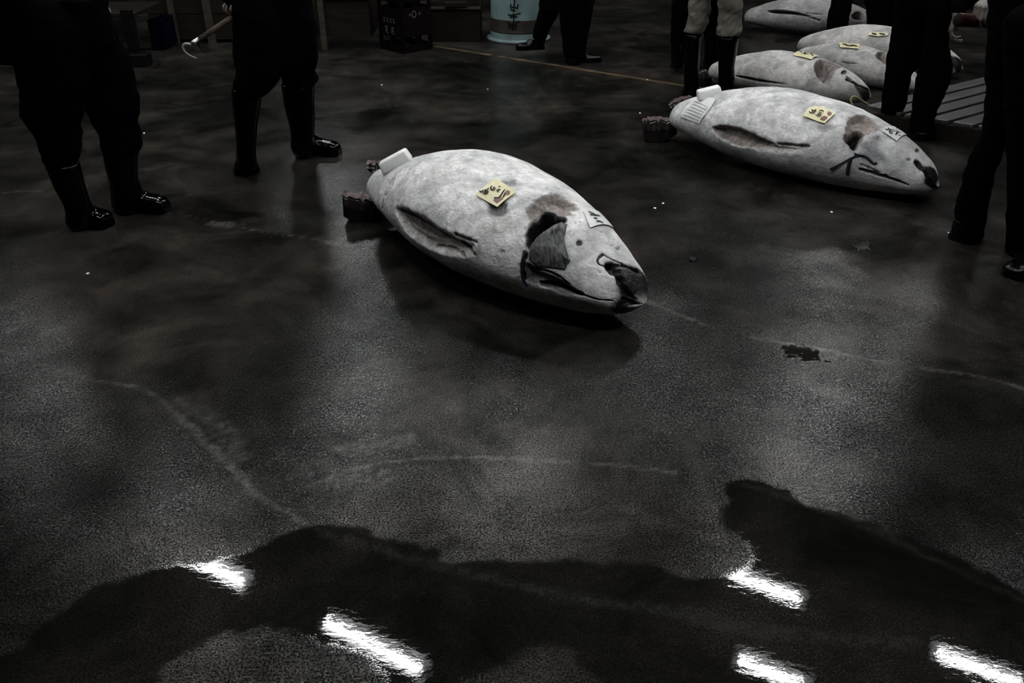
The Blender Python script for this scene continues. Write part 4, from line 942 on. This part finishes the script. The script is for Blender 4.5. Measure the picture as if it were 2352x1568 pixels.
def cyl_stroke(pts, wd=.012):
    P = []
    for x, y in pts:
        d = ray(1100+x*.08503, y*.08503); o_ = np.array([0, 0, CAM_H]); e = o_-np.array([dc[0], dY, 0])
        A = d[0]**2+d[1]**2; Bq = 2*(e[0]*d[0]+e[1]*d[1]); Cq = e[0]**2+e[1]**2-(R_+.007)**2
        k = (-Bq-math.sqrt(max(Bq*Bq-4*A*Cq, 0)))/(2*A); P.append(o_+d*k)
    V = []; F = []
    for k in range(len(P)):
        d = P[min(k+1, len(P)-1)]-P[max(k-1, 0)]; n_ = P[k]-np.array([dc[0], dY, P[k][2]]); a = np.cross(d, n_); a = a/max(np.linalg.norm(a), 1e-9)*wd/2
        V += [P[k]-a, P[k]+a]
        if k: F.append((2*k-2, 2*k-1, 2*k+1, 2*k))
    mb.add(V, F)
for st in ([(985, -200), (965, 0), (945, 200), (935, 300)], [(860, 100), (855, 200), (880, 270), (940, 300), (985, 290)], [(1055, 115), (1045, 190), (1030, 250)], [(880, 195), (940, 190), (1040, 225)], [(935, 350), (940, 480), (940, 560), (920, 650), (905, 830)],
           [(780, 395), (850, 410), (940, 415), (1040, 380), (1130, 355)], [(830, 465), (940, 455), (1040, 450)], [(735, 570), (800, 620), (880, 650)], [(1100, 570), (1020, 610), (970, 650)], [(800, 665), (900, 670), (1010, 665)], [(800, 705), (900, 715), (1010, 720)], [(800, 665), (800, 715)], [(1010, 665), (1010, 745)], [(790, 755), (900, 760), (1010, 790)]):
    cyl_stroke(st)
mb.build('brush_writing', M['ink'], t)

def plank_box(name, label, cat, x0, x1, Y, z0, z1, dep, n, mat, posts=(), rz=0.0, post_mat=None, group=None):
    """open-fronted box of separate horizontal boards with upright posts (px columns)"""
    xa = at(x0, 60, Y)[0]; xb = at(x1, 60, Y)[0]; cx = (xa+xb)/2
    t = thing(name, (cx, Y+dep/2, 0), label, cat, group); hgt = (z1-z0)/n
    for k in range(n):
        MB().box((cx, Y+.012, z0+hgt*(k+.5)), (xb-xa, .022, hgt-.008), rz, .002).build('board', mat, t)
    for sx in (xa+.012, xb-.012):
        MB().box((sx, Y+dep/2+.012, (z0+z1)/2), (.022, dep-.03, z1-z0-.004)).build('side_panel', mat, t)
    MB().box((cx, Y+dep-.012, (z0+z1)/2), (xb-xa, .022, z1-z0)).build('back_panel', mat, t)
    for px, wd in posts:
        X = at(px, 60, Y-.02)[0]; MB().box((X, Y-.018, z1/2+.02), (wd, .036, z1+.04), 0, .002).build('post', post_mat or mat, t)
    return t
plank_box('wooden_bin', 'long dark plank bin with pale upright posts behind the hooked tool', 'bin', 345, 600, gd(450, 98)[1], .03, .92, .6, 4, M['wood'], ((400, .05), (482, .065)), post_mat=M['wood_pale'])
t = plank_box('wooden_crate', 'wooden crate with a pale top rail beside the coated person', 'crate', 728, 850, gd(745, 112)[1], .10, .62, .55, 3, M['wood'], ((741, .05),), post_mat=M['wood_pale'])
Yc = gd(745, 112)[1]
MB().box(((at(748, 8, Yc)[0]+at(850, 8, Yc)[0])/2, Yc-.025, .50), (at(850, 8, Yc)[0]-at(748, 8, Yc)[0], .03, .14), 0, .002).build('top_rail', M['wood_pale'], t)
# bottle crates, stacked, corner towards the camera
cc = gd(927, 124); ca = math.radians(45)
def bottle_crate(z0, label, low, high, h=.23):
    t = thing('bottle_crate', (cc[0], cc[1]+.22, z0), label, 'crate', 'stacked bottle crates')
    S = .34; c = np.array([cc[0], cc[1]+S/math.sqrt(2)])
    for k in range(4):
        an = ca+math.pi/2*k; d = np.array([math.cos(an), math.sin(an)]); q = c+d*(S/2-.01)
        MB().box((*q, z0+low/2), (.02, S-.02, low), an).build('lower_wall', M['crate'], t)
        MB().box((*q, z0+h-.002-high/2), (.02, S-.02, high), an).build('upper_wall', M['crate'], t)
        for e in (-.45, 0, .45):
            p = q+np.array([-d[1], d[0]])*e*S; MB().box((*p, z0+h/2), (.018, .03, h-.02), an).build('rib', M['crate'], t)
    MB().box((*c, z0+.008), (S-.03, S-.03, .014), ca).build('bottom', M['crate'], t)
    return t, c, S
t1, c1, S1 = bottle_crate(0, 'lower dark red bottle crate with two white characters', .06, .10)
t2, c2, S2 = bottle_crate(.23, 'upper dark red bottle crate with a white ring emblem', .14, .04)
def face_marks(t, c, S, an, strokes, z0, wd=.007):
    """flat painted marks on one wall; u runs to the viewer's right"""
    d = np.array([math.cos(an), math.sin(an)]); u = np.array([-d[1], d[0]])
    for st in strokes:
        P = [np.array([*(c+d*(S/2+.002)+u*a), z0+b]) for a, b in st]; n_ = np.array([*d, 0]); V = []; F = []; mb = MB()
        for k in range(len(P)):
            e = P[min(k+1, len(P)-1)]-P[max(k-1, 0)]; a = np.cross(n_, e); a = a/max(np.linalg.norm(a), 1e-9)*wd/2; V += [P[k]-a, P[k]+a]
            if k: F.append((2*k-2, 2*k-1, 2*k+1, 2*k))
        mb.add(V, F).build('white_mark', M['mark'], t)
LF, RF = -math.pi*3/4, -math.pi/4
row = []
for x in (-.085, -.04, .005, .05):
    row += [[(x, .04), (x+.022, .042), (x+.004, .028), (x+.02, .027), (x+.002, .014), (x+.024, .013)]]
face_marks(t2, c2, S2, LF, row, .235, .009)
row = []
for x in (-.07, .015):
    row += [[(x, .06), (x+.045, .064), (x+.008, .045), (x+.04, .044)], [(x+.022, .066), (x+.004, .012)], [(x+.012, .03), (x+.044, .03), (x+.016, .012), (x+.048, .006)]]
face_marks(t1, c1, S1, LF, row, .145, .008)
ringp = [(-.03+.022*math.cos(q), .085+.026*math.sin(q)) for q in np.linspace(0, 2*math.pi, 17)]
face_marks(t2, c2, S2, RF, [ringp, [(-.085, .075), (-.075, .1), (-.07, .075)], [(.02, .075), (.035, .1), (.04, .075)]], .23, .009)
o = MB().box((*c1, .46+.012), (.36, .36, .02), ca).build('foam_lid', M['foam'], bevel=.003); recenter(o); tag(o, 'white foam lid lying on the stacked bottle crates', 'lid')
# boxes in the dark between the crates and the drum
t = thing('cardboard_box', (*gd(1060, 96)[:2], 0), 'dark low box with a turned rim left of the drum', 'box')
bx, by = gd(1058, 98)[:2]; bx -= .06
for dx, dy, sx, sy in ((0, -.2, .48, .015), (0, .2, .48, .015), (-.24, 0, .015, .4), (.24, 0, .015, .4)):
    MB().box((bx+dx, by+.25+dy, .15), (sx, sy, .29)).build('side', M['card'], t)
MB().box((bx, by+.25, .01), (.47, .38, .015)).build('bottom', M['card'], t)
MB().box((bx, by+.035, .30), (.50, .03, .02), .0).build('rim', M['wood_pale'], t)
MB().box((bx+.02, by+.045, .335), (.2, .12, .03), .2).build('loose_flap', M['card'], t)
# low wooden cart at the left
cy_ = 7.35; t = thing('hand_cart', (at(270, 80, cy_)[0], cy_+.3, 0), 'low wooden cart on black legs behind the leftmost person', 'cart')
xa, xb = at(120, 60, cy_)[0], at(312, 60, cy_)[0]
for k in range(3):
    MB().box(((xa+xb)/2, cy_+.01, .20+k*.065), (xb-xa, .03, .06), 0, .002).build('side_board', M['wood'], t)
for k in range(5): MB().box(((xa+xb)/2, cy_+.07+k*.13, .385), (xb-xa, .12, .025), 0, .002).build('deck_board', M['wood'], t)
for X in (at(302, 60, cy_)[0], xa+.1):
    lg = MB().box((X, cy_-.04, .22), (.085, .06, .44)).build('leg', M['blackm'], t, bevel=.006); MB().box((X+.03, cy_-.06, .05), (.17, .14, .10)).build('foot', M['blackm'], lg, bevel=.01)
o = MB().loft([[at(x, y, cy_+.1) for x, y in ((243, 42), (262, 40), (256, 28), (252, 17), (245, 19))], [at(x, y, cy_+.16) for x, y in ((243, 42), (262, 40), (256, 28), (252, 17), (245, 19))]]).build('crumpled_sack', M['foam']); recenter(o); tag(o, 'small pale sack standing on the wooden cart', 'sack')
plank_box('plastic_tub', 'dark blue tub in the shadow beside the plank bin', 'tub', 340, 372, gd(356, 98)[1]-.36, .02, .26, .3, 2, M['bluep'])
# pallet at the right
bd = np.array([.82, .57]); bd /= np.hypot(*bd); fd = np.array([.80, -.6]); fd /= np.hypot(*fd)
p0 = np.array(gd(2078, 262, .12)[:2]); t = thing('pallet', (p0[0]+.5, p0[1]+.3, 0), 'wet grey slatted wooden pallet behind the black trousers at right', 'pallet')
# boards run along bd, their ends meet the front edge along fd
nb = 9; per = np.array([bd[1], -bd[0]]); stepw = .135; gap = .028
fstep = stepw/abs(per@fd)
for k in range(-2, nb):
    e0 = p0+fd*fstep*k*np.sign(per@fd) if k >= 0 else p0+bd*(.0)+(-per)*stepw*(-k)
    Lb = 1.5
    e1 = e0+fd*(fstep*(stepw-gap)/stepw)*np.sign(per@fd) if k >= 0 else e0+per*(stepw-gap)
    V = []
    for z_ in (.098, .12):
        V += [(*e0, z_), (*e1, z_), (*(e1+bd*Lb), z_), (*(e0+bd*Lb), z_)]
    MB().add(V, [(3, 2, 1, 0), (4, 5, 6, 7), (0, 1, 5, 4), (1, 2, 6, 5), (2, 3, 7, 6), (3, 0, 4, 7)]).build('slat', M['wood_wet'], t, bevel=.003)
for q in (.02, .62, 1.2):
    c = p0+bd*q+fd*.45; MB().box((*c, .049), (1.5, .07, .096), math.atan2(fd[1], fd[0])).build('bearer', M['wood'], t)
# yellow twine by the third tuna's snout, scraps on the floor, chips of ice
c = smooth_poly([tuple(at(x, y, Yq)) for x, y, Yq in ((1958, 244, 5.72), (1953, 228, 5.72), (1960, 219, 5.72), (1978, 231, 5.76), (1996, 242, 5.82), (2015, 252, 5.87))], 2, False)
c = [(q[0], q[1], max(q[2], .006)) for q in c]
o = MB().tube(c, .007, 6).build('twine', M['twine'], smooth=True); recenter(o); tag(o, 'loop of pale yellow twine by the snout of the third tuna', 'twine')
def scrap(px, py, r, mat, name, label, cat, group=None, seed=0):
    g = gd(px, py); rs = random.Random(seed); mb = MB(); rings = []
    for h_, k in ((0.0, .8), (.35, 1.0), (.8, .7), (1.0, .3)):
        rings.append([(g[0]+r[0]*k*math.cos(q)*rs.uniform(.7, 1.2), g[1]+r[1]*k*math.sin(q)*rs.uniform(.7, 1.2), r[2]*h_) for q in [2*math.pi*i/9 for i in range(9)]])
    o = mb.loft(rings).build(name, mat, smooth=False); recenter(o); return tag(o, label, cat, group)
scrap(1590, 596, (.020, .028, .008), M['blackm'], 'scrap', 'small black scrap on the floor right of the nearest tuna', 'scrap', None, 1)
scrap(1637, 618, (.010, .010, .004), M['blackm'], 'scrap', 'tiny black crumb on the floor beside the black scrap', 'scrap', None, 2)
scrap(1250, 704, (.022, .018, .02), M['scrap'], 'scrap', 'brownish scrap on the floor under the throat of the nearest tuna', 'scrap', None, 3)
for k, (x, y) in enumerate(((541, 227), (331, 306), (877, 195), (1236, 397), (1523, 467), (1504, 478), (1486, 183), (1470, 260), (2205, 545), (202, 628), (1120, 205), (1640, 218), (1910, 487), (2180, 535))):
    scrap(x, y, (.007, .008, .004), M['ice'], 'ice_chip', 'tiny white chip of ice on the wet floor', 'ice', 'ice chips scattered on the floor', 10+k)
